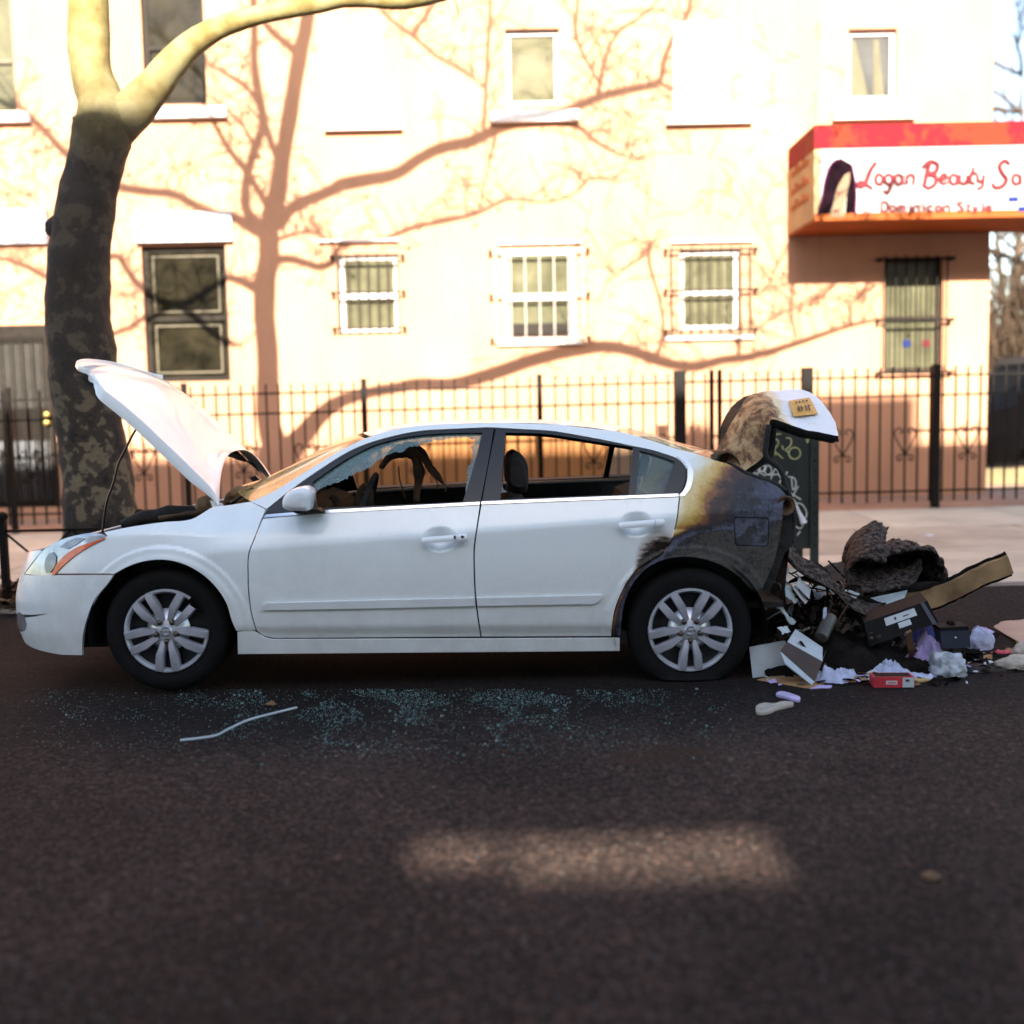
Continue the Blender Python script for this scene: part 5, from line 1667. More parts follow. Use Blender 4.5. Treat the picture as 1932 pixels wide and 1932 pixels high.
# wheels
def wheel(c, name, broken=False, flat=False, yaw=0, sgn=1):
    r_ = empty(name, c)
    r_.parent = car
    r_.location = c - sub(car)
    g_ = gz(c.x, Y0) - c.z
    def Yy(d): return d * sgn
    t = MB()
    R, ri, w = .331, .222, .20
    prof = [(ri - .012, .02), (ri, .004), (ri + .02, -.004), (.27, -.010), (.30, -.006), (.32, .012), (R, .04), (R, w - .03), (.32, w), (.26, w + .01), (ri - .012, w - .01)]
    t.lathe([(a, Yy(b)) for a, b in prof], (0, 0, 0), 72)
    if flat:
        for v in t.v:
            if v.z < g_ + .012:
                e = (g_ + .012 - v.z)
                v.z = g_ + .012 - e * .05
                v.y += (-.05 if abs(v.y) < .1 else .04) * sgn * min(1, e / .06)
    else:
        for v in t.v:
            v.z = max(v.z, g_ + .003)
    o = sub(r_)
    for v in t.v: v += o
    t.build('tyre', 'tyre', r_, True, recalc=True)
    dk = MB().lathe([(.001, Yy(.05)), (.10, Yy(.05)), (.19, Yy(.06)), (.216, Yy(.05))], o, 48)
    dk.build('steel_rim', 'trim_black', r_, True)
    # cover: outer ring, ten paired spokes, hub
    rg_ = MB()
    seg = 90
    pr = [(.199, .020), (.203, .004), (.212, -.008), (.220, -.008), (.224, .002), (.222, .012)]
    rows = []
    for i in range(seg + 1):
        a = 2 * pi * i / seg
        if broken and rad(2) < a < rad(52):
            if rows:
                rows.append(None)
            continue
        rows.append([o + Vector((r2 * cos(a), Yy(h), r2 * sin(a))) for r2, h in pr])
    run = []
    for rw in rows + [None]:
        if rw is None:
            if len(run) > 1: rg_.grid(run)
            run = []
        else:
            run.append(rw)
    rg_.build('cover_ring', 'silver_bright', r_, True)
    for k in range(5):
        am = -pi / 2 + k * 2 * pi / 5
        for s_ in (-1, 1):
            sp2 = MB()
            ca, sa = cos(am), sin(am)
            def Q(r2, tt, h): return o + Vector((r2 * ca - tt * sa, Yy(h), r2 * sa + tt * ca))
            out_r = .213
            if broken and k == 2 and s_ == -1: out_r = .19
            st = [(.052, s_ * .004, s_ * .032, .004), (.095, s_ * .009, s_ * .046, -.010), (.125, s_ * .014, s_ * .058, -.016), (.17, s_ * .018, s_ * .062, -.014), (out_r, s_ * .021, s_ * .065, -.006)]
            top_ = [[Q(a, t0, h), Q(a, t0 + (t1 - t0) * .12, h - .008), Q(a, t0 + (t1 - t0) * .88, h - .008), Q(a, t1, h)] for a, t0, t1, h in st]
            rows = [[Q(a, t0, h + .04)] + r4 + [Q(a, t1, h + .04)] for (a, t0, t1, h), r4 in zip(st, top_)]
            sp2.grid(rows)
            sp2.build('spoke', 'silver', r_, True, recalc=True)
    hb = MB().lathe([(.001, Yy(-.012)), (.026, Yy(-.012)), (.030, Yy(-.008)), (.034, Yy(-.002)), (.052, Yy(.002)), (.075, Yy(.012)), (.095, Yy(.026)), (.115, Yy(.045))], o, 40).build('hub', 'silver_bright', r_, True, recalc=True)
    MB().tube([o + Vector((.021 * cos(t_ * pi / 10), Yy(-.013), .021 * sin(t_ * pi / 10))) for t_ in range(21)], .0035, 6).build('emblem_ring', 'chrome', r_, True)
    MB().box(o.x - .026, o.x + .026, o.y + Yy(-.014) - .002, o.y + Yy(-.014) + .003, o.z - .005, o.z + .005).build('emblem_bar', 'chrome', r_)
    for k in range(5):
        a = -pi / 2 + k * 2 * pi / 5
        p = o + Vector((.056 * cos(a), 0, .056 * sin(a)))
        MB().lathe([(.016, Yy(.006)), (.0165, Yy(-.004)), (.013, Yy(-.004)), (.012, Yy(-.014)), (.006, Yy(-.018)), (.001, Yy(-.019))], p, 14).build('lug_nut', 'lug', r_, True)
    return r_
wheel(WF + Vector((0, .03, 0)), 'wheel', broken=True)
wheel(WR + Vector((0, .03, 0)), 'wheel', flat=True)
for c in (WF, WR):
    wheel(Vector((c.x, 2 * YC - Y0 - .05, c.z)), 'wheel', flat=(c is WR), sgn=-1)
    q = MB()
    ys_ = [Y0 + .028, Y0 + .12, Y0 + .42]
    q.grid([[(c.x + .405 * cos(a), y, c.z + .405 * sin(a)) for a in [pi * (-.06 + 1.12 * i / 24) for i in range(25)]] for y in ys_])
    q.grid([[(c.x + r2 * cos(a), Y0 + .42, c.z + r2 * sin(a)) for a in [pi * (-.06 + 1.12 * i / 24) for i in range(25)]] for r2 in (.405, .02)])
    q.build('wheel_housing', 'trim_black', car, True)
# --- raised hood
HN = [(414, 953), (404, 929), (371, 893), (311, 835), (256, 784), (210, 747), (172, 722), (138, 706), (110, 698), (92, 695)]     # near edge, back to front
HY = Y0 + .17
near = catmull([onY(x, y, HY) for x, y in HN], n=4)
nn = len(near)
def hood_pt(i, u, drop=0.0):
    a = near[i]
    t = i / (nn - 1)
    tg = (near[min(nn - 1, i + 1)] - near[max(0, i - 1)]).normalized()
    nm = Vector((-tg.z, 0, tg.x))
    if nm.z < 0: nm = -nm
    k = 1 - abs(u) ** 2.6
    back = .27 * k * max(0, 1 - t / .55) ** 1.3     # rear edge curves forward round the windscreen
    front = -.19 * (1 - max(0, 1 - abs(u) ** 2.3) ** (1 / 2.3)) * smooth((t - .40) / .60)
    crown = k * (.075 * (.35 + .65 * smooth(t * 2.2)) - .03 * smooth((t - .6) / .4))
    w = (YC - HY) * (1 - .02 * t - .10 * smooth((t - .62) / .38))
    p = a + tg * (back + front) + nm * (crown - drop)
    p.y = YC + w * u
    return p
NU = 28
us = [sin(pi * (j / NU - .5)) for j in range(NU + 1)]
mb = MB()
rows = []
for i in range(nn):
    row = [hood_pt(i, u) for u in us]
    tg = (near[min(nn - 1, i + 1)] - near[max(0, i - 1)]).normalized()
    nm = Vector((-tg.z, 0, tg.x))
    if nm.z < 0: nm = -nm
    sk = .062 * smooth(.25 + 3 * i / nn) * (1 - .35 * smooth((i / nn - .75) * 4))
    a, b = row[0].copy(), row[-1].copy()
    rows.append([a - nm * sk + Vector((0, .03, 0)), a - nm * sk * .95 + Vector((0, -.004, 0)), a - nm * sk * .5 + Vector((0, -.008, 0))] + row + [b - nm * sk * .3 + Vector((0, .006, 0)), b - nm * sk * .6 + Vector((0, .003, 0)), b - nm * sk * .6 + Vector((0, -.03, 0))])
last = rows[-1]
tg = (near[-1] - near[-2]).normalized()
nm = Vector((-tg.z, 0, tg.x))
rows.append([p + tg * .008 - nm * .010 for p in last])
rows.append([p + tg * .006 - nm * .030 for p in last])
mb.grid(rows)
hood = mb.build('hood', 'car_paint', car, True, recalc=True)
hi_ = MB()
hi_.grid([[hood_pt(i, u * .95, .045 + .02 * (abs(u) < .7)) for u in us] for i in range(1, nn)])
hi_.build('hood_lining', 'soot', hood, 'all')
q = MB()
q.prism([onY(x, y, HY + .02) for x, y in ((396, 944), (418, 951), (424, 972), (408, 976))], (0, .03, 0)).build('hinge', 'car_paint', hood)
q = MB()
q.prism([onY(x, y, 2 * YC - HY) for x, y in ((470, 902), (482, 897), (500, 915), (490, 922))], (0, .03, 0)).build('hinge', 'trim_black', hood)
MB().tube(catmull([onY(x, y, Y0 + .35) for x, y in ((264, 798), (250, 821), (236, 849), (223, 876), (216, 905), (202, 945), (193, 1005))], n=4), .0065, 6).build('prop_rod', 'trim_black', car, True)
# things in the engine bay seen over the fender
def lump(name, pts, r, m_, y, amp=.3, par=None, n=12, sc2=9):
    q = MB()
    P = catmull([onY(x, y_, y) for x, y_ in pts], n=4)
    rough_tube(q, P, lerp_list(r if isinstance(r, list) else [r, r], len(P)), n, amp, sc2)
    return q.build(name, m_, par if par is not None else car, 'all')
lump('radiator_hose', [(230, 990), (270, 978), (320, 972), (385, 966)], [.02, .04, .05, .04], 'soot', Y0 + .5)
lump('wiring_loom', [(262, 984), (300, 972), (340, 967), (392, 962)], [.012, .016, .016, .012], 'cowl_tan', Y0 + .75, .5)
lump('wiring_loom', [(300, 978), (340, 971), (372, 966), (400, 958)], [.01, .014, .014, .012], 'charred_brown', Y0 + .35, .5)
lump('air_duct', [(370, 966), (380, 955), (396, 950), (408, 956)], [.02, .045, .05, .03], 'cowl_tan', Y0 + .5, .3)
lump('cowl_cover', [(425, 948), (440, 935), (455, 928), (470, 922)], [.02, .04, .03, .02], 'cowl_tan', Y0 + .55, .6)
lump('cowl_cover', [(405, 952), (430, 950), (452, 945), (480, 935)], [.015, .03, .03, .02], 'cowl_tan', Y0 + .9, .5)
lump('wiper_arm', [(436, 950), (458, 934), (478, 920)], [.012, .01, .006], 'trim_black', Y0 + .4, .1)

# --- burnt tail: inner panels, seals, trunk lid
tail_x = onY(1484, 1000, Y0 + .12).x
def burn_lid(p):
    return 0
q = MB()
pts_t = [(1489, 945), (1497, 1000), (1494, 1030), (1480, 1045), (1468, 1080), (1450, 1120), (1436, 1112), (1460, 1064), (1472, 1015), (1477, 978)]
q.prism([onY(x, y, Y0 + .13) for x, y in pts_t], (.02, .10, 0)).build('tail_return', 'soot', car)
rows = []
for j in range(15):
    u = j / 14
    y = Y0 + .2 + u * 1.4
    rows.append([Vector((tail_x + .02 + .03 * fbm((u * 3, k, 1), 1.3), y, WF.z + .02 + k * .11 * (1 if k < 4 else .7 + .3 * fbm((u * 6, 2, 0), 1)))) for k in range(5)])
MB().grid(rows).build('tail_panel', 'soot', car, 'all')
zf2 = WR.z + .12
MB().box(WR.x - .1, tail_x, Y0 + .18, 2 * YC - Y0 - .18, zf2 - .03, zf2).build('trunk_floor', 'soot', car)
q = MB()
q.lathe([(.055, .0), (.05, -.02), (.035, -.012), (.02, .03), (.001, .04)], onY(1481, 954, Y0 + .10), 18)
q.build('tail_lamp_socket', 'charred_brown', car, True)
for nm_, pts, r_, y_ in (('trunk_seal', [(1450, 801), (1445, 840), (1444, 858), (1450, 868), (1468, 880), (1477, 896), (1481, 917), (1492, 941), (1497, 962), (1497, 996), (1494, 1025)], .014, .22), ('trunk_seal', [(1373, 873), (1400, 889), (1412, 896), (1436, 904), (1465, 914), (1482, 926)], .012, .16)):
    P = catmull([onY(x, y, Y0 + y_) for x, y in pts], n=4)
    q = MB()
    rough_tube(q, P, [r_] * len(P), 8, .25, 20)
    q.build(nm_, 'soot', car, 'all')
LN = [(1405, 890), (1440, 862), (1450, 808), (1453, 794), (1485, 801), (1525, 813), (1558, 819), (1582, 822)]
LF = [(1345, 866), (1366, 824), (1389, 781), (1408, 753), (1450, 738), (1528, 741), (1556, 763), (1568, 792)]
lnv = catmull([onY(x, y, Y0 + .26) for x, y in LN], n=5)
lfv = catmull([onY(p[0], p[1], Y0 + d_) for p, d_ in zip(LF, (.50, .50, .56, .70, .95, 1.05, 1.0, .9))], n=5)
rows = []
m_ = len(lnv)
for i in range(m_):
    row = []
    for j in range(15):
        u = j / 14
        p = lnv[i].lerp(lfv[i], u)
        tg = (lnv[min(m_ - 1, i + 1)] - lnv[max(0, i - 1)]).normalized()
        nrm = Vector((-tg.z, 0, tg.x))
        if i < 12: nrm = Vector((-.8, -.2, .2))
        bul = (.05 if i < 12 else .03) * sin(pi * u)
        p = p + nrm * bul + Vector((0, -.012, .012)) * fbm(p, 5) + Vector((0, -.012, 0)) * fbm(p, 13)
        row.append(p)
    rows.append(row)
mat('lid_burnt', (.30, .17, .065), .75, var=.3, scale=10, bump=.25, bscale=30)
def lid_mat():
    m2 = MATS['lid_burnt']
    n, l, b = nodes(m2)
    at = n.new('ShaderNodeAttribute')
    at.attribute_name = 'burn'
    v = n.new('ShaderNodeTexCoord').outputs['Object']
    n1, n2 = noise_node(n, l, 9, 7, .7, v), noise_node(n, l, 24, 5, .7, v)
    burnt = ramp(n, [(.36, (.03, .016, .010)), (.44, (.13, .060, .022)), (.53, (.34, .20, .085)), (.66, (.46, .34, .18))])
    l.new(n1, burnt.inputs[0])
    sp3 = ramp(n, [(.55, (1, 1, 1)), (.62, (.25, .13, .07))])
    l.new(n2, sp3.inputs[0])
    c = mixc(n, l, .8, burnt.outputs[0], sp3.outputs[0], 'MULTIPLY')
    f = math_node(n, l, 'ADD', at.outputs['Fac'], math_node(n, l, 'MULTIPLY', math_node(n, l, 'SUBTRACT', n1, .5), 1.1), True)
    st = ramp(n, [(.42, (0, 0, 0)), (.56, (1, 1, 1))])
    l.new(f, st.inputs[0])
    cream = ramp(n, [(.08, (.70, .71, .72)), (.30, (.66, .55, .36))])
    l.new(f, cream.inputs[0])
    c = mixc(n, l, st.outputs[0], cream.outputs[0], c)
    l.new(c, b.inputs['Base Color'])
lid_mat()
mb = MB().grid(rows)
lid = mb.build('trunk_lid', 'lid_burnt', car, 'all')
lid['label'] = 'twisted trunk lid, scorched brown below and white at its plate end'
at = lid.data.attributes.new('burn', 'FLOAT', 'POINT')
vals = []
for i in range(m_):
    for j in range(15):
        t = i / (m_ - 1)
        vals.append(1 - smooth((t - .42) / .22))
at.data.foreach_set('value', vals)
sk = MB()
sk.grid([[r[0], r[0] + Vector((0, .012, -.014 - .012 * (i > 14))), r[0] + Vector((-.01, .08, -.024 - .018 * (i > 14)))] for i, r in enumerate(rows)])
sk.grid([[p + Vector((.01, .015, -.035)) for p in r] for r in rows[13:]])
sk.grid([[p + Vector((.05, .02, -.01)) for p in r] for r in rows[:14]])
sk.build('lid_inner_frame', 'soot', lid, 'all')
arc = catmull([onY(x, y, Y0 + 1.3) for x, y in ((1352, 862), (1358, 835), (1362, 801), (1380, 768), (1408, 747), (1440, 742))], n=5)
arc2 = [p + Vector((.16, -.16, -.02)) for p in arc]
MB().grid([arc, arc2]).build('lid_far_edge', 'charred_brown', lid, 'all')
q = MB()
P = catmull([onY(x, y, Y0 + .3) for x, y in ((1349, 868), (1358, 856), (1372, 851), (1386, 858), (1396, 874), (1401, 890))], n=4)
q.sheet([[p, p + Vector((0, .5, -.01))] for p in P], (0, 0, -.012))
q.build('hinge_arm', 'charred_brown', lid, 'all')
q = MB()
a, b, c, d = [rows[i][j] for i, j in ((23, 4), (29, 4), (29, 11), (23, 11))]
# licence plate
mat('plate_orange', (.52, .27, .035), .5, var=.12, scale=20)
mat('ink', (.05, .03, .02), .7)
def lid_at(px, py):
    best = None
    for i in range(14, m_ - 1):
        for j in range(14):
            for fi in (0, .33, .66):
                for fj in (0, .33, .66):
                    p = rows[i][j].lerp(rows[i][j + 1], fj).lerp(rows[i + 1][j].lerp(rows[i + 1][j + 1], fj), fi)
                    a_ = proj(p)
                    e_ = (a_[0] - px) ** 2 + (a_[1] - py) ** 2
                    if best is None or e_ < best[0]: best = (e_, p)
    return best[1]
pl = [lid_at(*p) for p in ((1487, 760), (1525, 754), (1540, 784), (1496, 790))]
nrm = (pl[1] - pl[0]).cross(pl[3] - pl[0]).normalized()
if nrm.z < 0: nrm = -nrm
pl = [p + nrm * .016 for p in pl]
plate = MB().prism(pl, -nrm * .004).build('licence_plate', 'plate_orange', lid, recalc=True)
ink = MB()
def uvp(u, v): return (pl[0].lerp(pl[1], u)).lerp(pl[3].lerp(pl[2], u), v) + nrm * .009
for (u0, u1, v0, v1) in ((.2, .3, .2, .28), (.36, .44, .18, .30), (.5, .62, .2, .27), (.68, .78, .19, .29), (.24, .30, .48, .82), (.36, .42, .5, .78), (.42, .46, .6, .66), (.54, .6, .48, .8), (.66, .72, .5, .82), (.72, .8, .5, .57), (.2, .24, .62, .7)):
    ink.add([uvp(u0, v0), uvp(u1, v0), uvp(u1, v1), uvp(u0, v1)], [(0, 1, 2, 3)])
tag(ink.build('plate_marks', 'ink', plate), kind='stuff')

# --- whole car leans with the camber of the road
car.rotation_euler = (0, 0, 0)

# ------------------------------------------------------------------ debris from the trunk
rd = random.Random(21)
mat('carpet', (.018, .013, .011), .98, var=.5, scale=34, bump=1, bscale=120, c2=(.17, .135, .115), lo=.40, hi=.68, spec=.1)
mat('carpet_dark', (.020, .015, .013), .98, var=.5, scale=20, bump=1, bscale=90, c2=(.05, .036, .03))
mat('char', (.004, .0035, .003), .95, spec=.08, var=.6, scale=14, bump=.8, bscale=25, c2=(.014, .010, .008))
mat('beam_metal', (.40, .26, .13), .35, metal=.2, var=.3, scale=4, c2=(.16, .10, .05))
mat('panel_pale', (.34, .38, .37), .5, var=.2, scale=6)
mat('black_plastic', (.008, .007, .007), .75, var=.3, scale=9, spec=.15)
mat('label_white', (.44, .47, .48), .6, var=.1, scale=12)
mat('board_tan', (.38, .27, .20), .85, var=.15, scale=4, c2=(.30, .21, .16))
mat('board_pale', (.42, .45, .46), .8, var=.12, scale=6)
mat('shoebox_brown', (.05, .030, .022), .7, var=.2, scale=5)
mat('cloth_white', (.40, .42, .55), .95, var=.2, scale=9, sheen=.3)
mat('cloth_lilac', (.36, .28, .50), .95, var=.3, scale=8, sheen=.3)
mat('cloth_purple', (.25, .04, .30), .9, var=.3, scale=9)
mat('cloth_blue', (.015, .02, .11), .9, var=.4, scale=9)
mat('box_red', (.48, .028, .040), .5, var=.12, scale=8)
mat('wood_stick', (.16, .07, .025), .7, var=.4, scale=14)
mat('bag_white', (.36, .38, .40), .4, var=.5, scale=12)
mat('case_navy', (.022, .026, .042), .5, var=.2, scale=7)
mat('cardboard', (.32, .17, .07), .9, var=.3, scale=7)
mat('slat_yellow', (.42, .28, .11), .8, var=.2, scale=7)
mat('tin_grey', (.085, .075, .06), .5, metal=.4, var=.3, scale=8)
mat('shoe_pale', (.40, .34, .27), .7, var=.25, scale=9)
mat('leaf_green', (.16, .30, .04), .6)
def quad_sheet(name, corners, m_, th=.004, n=10, wob=.006, label=None, cat=None, group=None):
    a, b, c, d = [Vector(p) for p in corners]
    rows = []
    for i in range(n + 1):
        rows.append([(a.lerp(b, j / n)).lerp(d.lerp(c, j / n), i / n) + Vector((0, 0, wob)) * fbm((i * .31 + a.x * 7, j * .27, a.y), 1.2) for j in range(n + 1)])
    nrm = (b - a).cross(d - a).normalized()
    o_ = MB().sheet(rows, nrm * th).build(name, m_, None, True, recalc=True)
    return tag(o_, label, cat, group)
def crumple(name, px, py, w, h, d, m_, label, cat, seed=0, amp=.35, base=True, group=None, lift=0.0, n=44):
    """a crumpled heap of cloth or foil: width, height and depth in metres, sitting on the ground at a pixel"""
    g_ = onG(px, py)
    rows = []
    for i in range(n // 2 + 1):
        th = pi * i / (n // 2)
        row = []
        for j in range(n):
            ph = 2 * pi * j / n
            v = Vector((sin(th) * cos(ph), sin(th) * sin(ph), cos(th)))
            k = 1 + amp * .8 * fbm(v + Vector((seed, seed * .7, 0)), 1.7, 3) + amp * .3 * (1 - min(1, 1.6 * abs(fbm(v + Vector((0, seed, 3)), 1.9, 2)))) ** 2 + amp * .16 * (1 - min(1, 1.6 * abs(fbm(v + Vector((seed, 0, 3)), 4.2, 2)))) ** 2
            p = Vector((v.x * w / 2, v.y * d / 2, v.z * h * .62)) * k
            p.z = max(p.z + h * .34, .004 + .002 * sin(7 * ph))
            row.append(g_ + p + Vector((0, 0, lift)))
        rows.append(row)
    mb_ = MB().grid(rows, cu=True)
    return tag(mb_.build(name, m_, None, 'all'), label, cat, group)
def cloth(name, px, py, w, h, d, m_, label, cat, seed=0, lift=0.0, n=40):
    """a dropped piece of cloth: a wrinkled sheet with an uneven outline and radiating folds"""
    g_ = onG(px, py)
    rows = []
    r0 = random.Random(seed)
    def ridge(P):
        return (1 - min(1, 1.6 * abs(fbm(P, 1.0, 2)))) ** 2
    for i in range(n // 2 + 1):
        q = i / (n // 2)
        row = []
        for j in range(n * 2):
            a = pi * j / n
            v = Vector((cos(a), sin(a), seed * .37))
            R_ = 1 + .55 * fbm(v, 1.1, 5)
            x, y = q * R_ * cos(a) * w / 2, q * R_ * sin(a) * d / 2
            P = Vector((x * 11, y * 11, seed))
            Pw = P + Vector((fbm(P, .8, 2), fbm(P + Vector((5, 0, 0)), .8, 2), 0)) * .9
            mound = max(0, 1 - q ** 2.4) * max(.1, .55 + .7 * fbm(P + Vector((seed, 2, 1)), .45, 2))
            z = h * (mound * (.30 + .62 * ridge(Pw * .8) + .28 * ridge(Pw * 1.9 + Vector((3, 3, 0)))) + .10 * ridge(Pw * 1.5) * (1 - q * q))
            x += .05 * w * fbm(P + Vector((0, 0, 7)), 1.3, 3)
            y += .05 * d * fbm(P + Vector((0, 9, 7)), 1.3, 3)
            row.append(g_ + Vector((x, y, max(.004, z) + lift)))
        rows.append(row)
    o_ = MB().grid(rows, cu=True).build(name, m_, None, 'all')
    return tag(o_, label, cat)
def gbox(name, px, py, size, rot, m_, label, cat, lift=0.0, tilt=0.0, roll=0.0, lid=None):
    g_ = onG(px, py)
    M = Matrix.Rotation(rot, 3, 'Z') @ Matrix.Rotation(tilt, 3, 'X') @ Matrix.Rotation(roll, 3, 'Y')
    ax, ay, az = [M @ Vector(v) for v in ((size[0] / 2, 0, 0), (0, size[1] / 2, 0), (0, 0, size[2] / 2))]
    c = g_ + Vector((0, 0, size[2] / 2 + lift))
    return g_, M, c, ax, ay, az

mat('chip_brown', (.010, .007, .005), .9, var=.5, scale=20, c2=(.055, .032, .018))
darkening = MB()
P = []
for k in range(72):
    a = 2 * pi * k / 72
    px = 1660 + 250 * cos(a) * (1 + .16 * fbm((cos(a), sin(a), 3), 2.2, 4))
    py = 1222 + 66 * sin(a) * (1 + .22 * fbm((cos(a), sin(a), 7), 2.6, 4))
    P.append(onG(px, min(py, 1292), .004))
cp = onG(1660, 1225, .005)
darkening.add([cp] + P, [(0, 1 + k, 1 + (k + 1) % 72) for k in range(72)])  # flat black sheet added to darken the road between the items
tag(darkening.build('dark_layer', 'char'), 'thin black layer of ash on the road under the debris', 'darkening', kind='stuff')
# charred heap under the tail
hp = MB()
rows = []
for i in range(41):
    row = []
    for j in range(31):
        u, v = i / 40, j / 30
        x = tail_x - .12 + u * 1.0
        y = Y0 + .05 + v * 1.5
        g_ = gz(x, min(y, KERBY))
        e = max(0, 1 - (abs(u - .42) / .58) ** 2.2) * max(0, 1 - (abs(v - .5) / .5) ** 2.6)
        hh = (.20 + .14 * fbm((x, y, 0), 3.1, 4) + .07 * fbm((x, y, 4), 11, 3)) * e ** .6
        row.append((x, y, g_ - .01 + max(0, hh)))
    rows.append(row)
hp.grid(rows)
tag(hp.build('charred_rubble', 'char', None, 'all'), 'black heap of charred trunk contents under the tail', 'rubble', kind='stuff')
ch = MB()
for k in range(420):
    u, v = rd.gauss(.45, .22), rd.gauss(.42, .26)
    x, y = tail_x - .1 + u * 1.0, Y0 + .05 + v * 1.4
    if y < Y0 + .05: continue
    z = gz(x, min(y, KERBY)) + max(0, .22 * (1 - abs(u - .42) * 1.6)) * (1 if 0.05 < v < .9 else .1) + rd.uniform(0, .05)
    r_ = rd.uniform(.004, .015)
    M = Matrix.Rotation(rd.uniform(0, 6), 3, (rd.random(), rd.random(), rd.random() + .1))
    ch.obox((x, y, z), M @ Vector((r_ * rd.uniform(.6, 2.2), 0, 0)), M @ Vector((0, r_, 0)), M @ Vector((0, 0, r_ * rd.uniform(.15, .6))))
tag(ch.build('burnt_chips', 'chip_brown'), 'scattered brown burnt chips over the charred heap', 'chips', kind='stuff')
def R5(u, v): return (1384 + u * .28353, 979 + v * .28353)
def tangle(name, m2, cnt, seed, label, box, rmax=.012):
    r_ = random.Random(seed)
    q = MB()
    x0_, x1_, y0_, y1_ = box
    for k in range(cnt):
        px, py = r_.uniform(x0_, x1_), r_.uniform(y0_, y1_)
        Yk = Y0 + r_.uniform(.40, .95)
        p = onY(px, py, Yk)
        pts = [p]
        d = Vector((r_.uniform(-1, 1), r_.uniform(-.6, .6), r_.uniform(-1, .6))).normalized()
        for i in range(4):
            d = (d + Vector((r_.uniform(-1, 1), r_.uniform(-.6, .6), r_.uniform(-1, .7))) * .55).normalized()
            e = pts[-1] + d * r_.uniform(.03, .09)
            e.z = max(e.z, gz(e.x, min(e.y, KERBY)) + .01)
            pts.append(e)
        rr = r_.uniform(.002, rmax)
        if r_.random() < .45:
            q.tube(catmull(pts, n=3), rr, 5)
        else:
            P = catmull(pts, n=3)
            wv = Vector((r_.uniform(-1, 1), r_.uniform(-1, 1), r_.uniform(-1, 1))).normalized() * r_.uniform(.01, .04)
            q.grid([[a - wv * (.6 + .6 * abs(fbm(a, 20))), a + wv * .1 * fbm(a, 9), a + wv * (.6 + .6 * abs(fbm(a, 23)))] for a in P])
    tag(q.build(name, m2, None, 'all'), label, 'wreckage', kind='stuff')
tangle('charred_tangle', 'char', 170, 1, 'black tangle of burnt wires and strips hanging from the tail', (1452, 1630, 1105, 1235), .007)
tangle('scorched_strips', 'chip_brown', 60, 2, 'brown scorched strips mixed into the black tangle', (1455, 1630, 1110, 1235), .006)
tangle('pale_shreds', 'panel_pale', 22, 3, 'pale torn shreds caught in the black tangle', (1465, 1600, 1080, 1200), .006)
# carpet strip hanging out of the trunk
def ribbon(pts, width_px, y, m_, name, label, cat, th=.02, amp=.02, dy=.25, parent=None):
    P = catmull([onY(*p, y) for p in pts], n=6)
    rows = []
    for i, p in enumerate(P):
        w = width_px if not isinstance(width_px, list) else lerp_list(width_px, len(P))[i]
        row = []
        for j in range(7):
            u = j / 6 - .5
            tg = (P[min(i + 1, len(P) - 1)] - P[max(i - 1, 0)]).normalized()
            nrm = Vector((-tg.z, 0, tg.x))
            q_ = p + nrm * (w / 330 * u) + Vector((0, dy * u, 0)) + Vector((.3, -1, .6)) * (amp * fbm(p + Vector((0, u, 0)), 7, 4))
            row.append(q_)
        rows.append(row)
    o_ = MB().sheet(rows, (0, th, -.004)).build(name, m_, parent, 'all', recalc=True)
    return tag(o_, label, cat)
ribbon([(1478, 1030), (1497, 1050), (1535, 1077), (1580, 1112), (1612, 1136), (1640, 1150), (1672, 1150)], [22, 28, 28, 26, 22, 18, 10], Y0 + .42, 'carpet', 'carpet_strip', 'long frayed grey carpet strip sloping from the trunk to the ground', 'carpet', .035, .035)
for pts, y in (([(1480, 1052), (1510, 1080), (1545, 1100), (1600, 1125), (1625, 1135)], .36), ([(1470, 1065), (1500, 1088), (1560, 1108), (1610, 1130)], .33), ([(1476, 1045), (1484, 1060), (1478, 1072), (1490, 1082), (1510, 1075)], .34), ([(1563, 1112), (1570, 1130), (1566, 1160), (1575, 1165)], .3), ([(1600, 1140), (1585, 1165), (1575, 1190), (1570, 1205)], .28), ([(1465, 1060), (1462, 1090), (1475, 1110), (1466, 1135)], .3)):
    tag(MB().tube(catmull([onY(*p, Y0 + y) for p in pts], n=5), .0045, 5).build('burnt_wire', 'charred_brown', car, True))
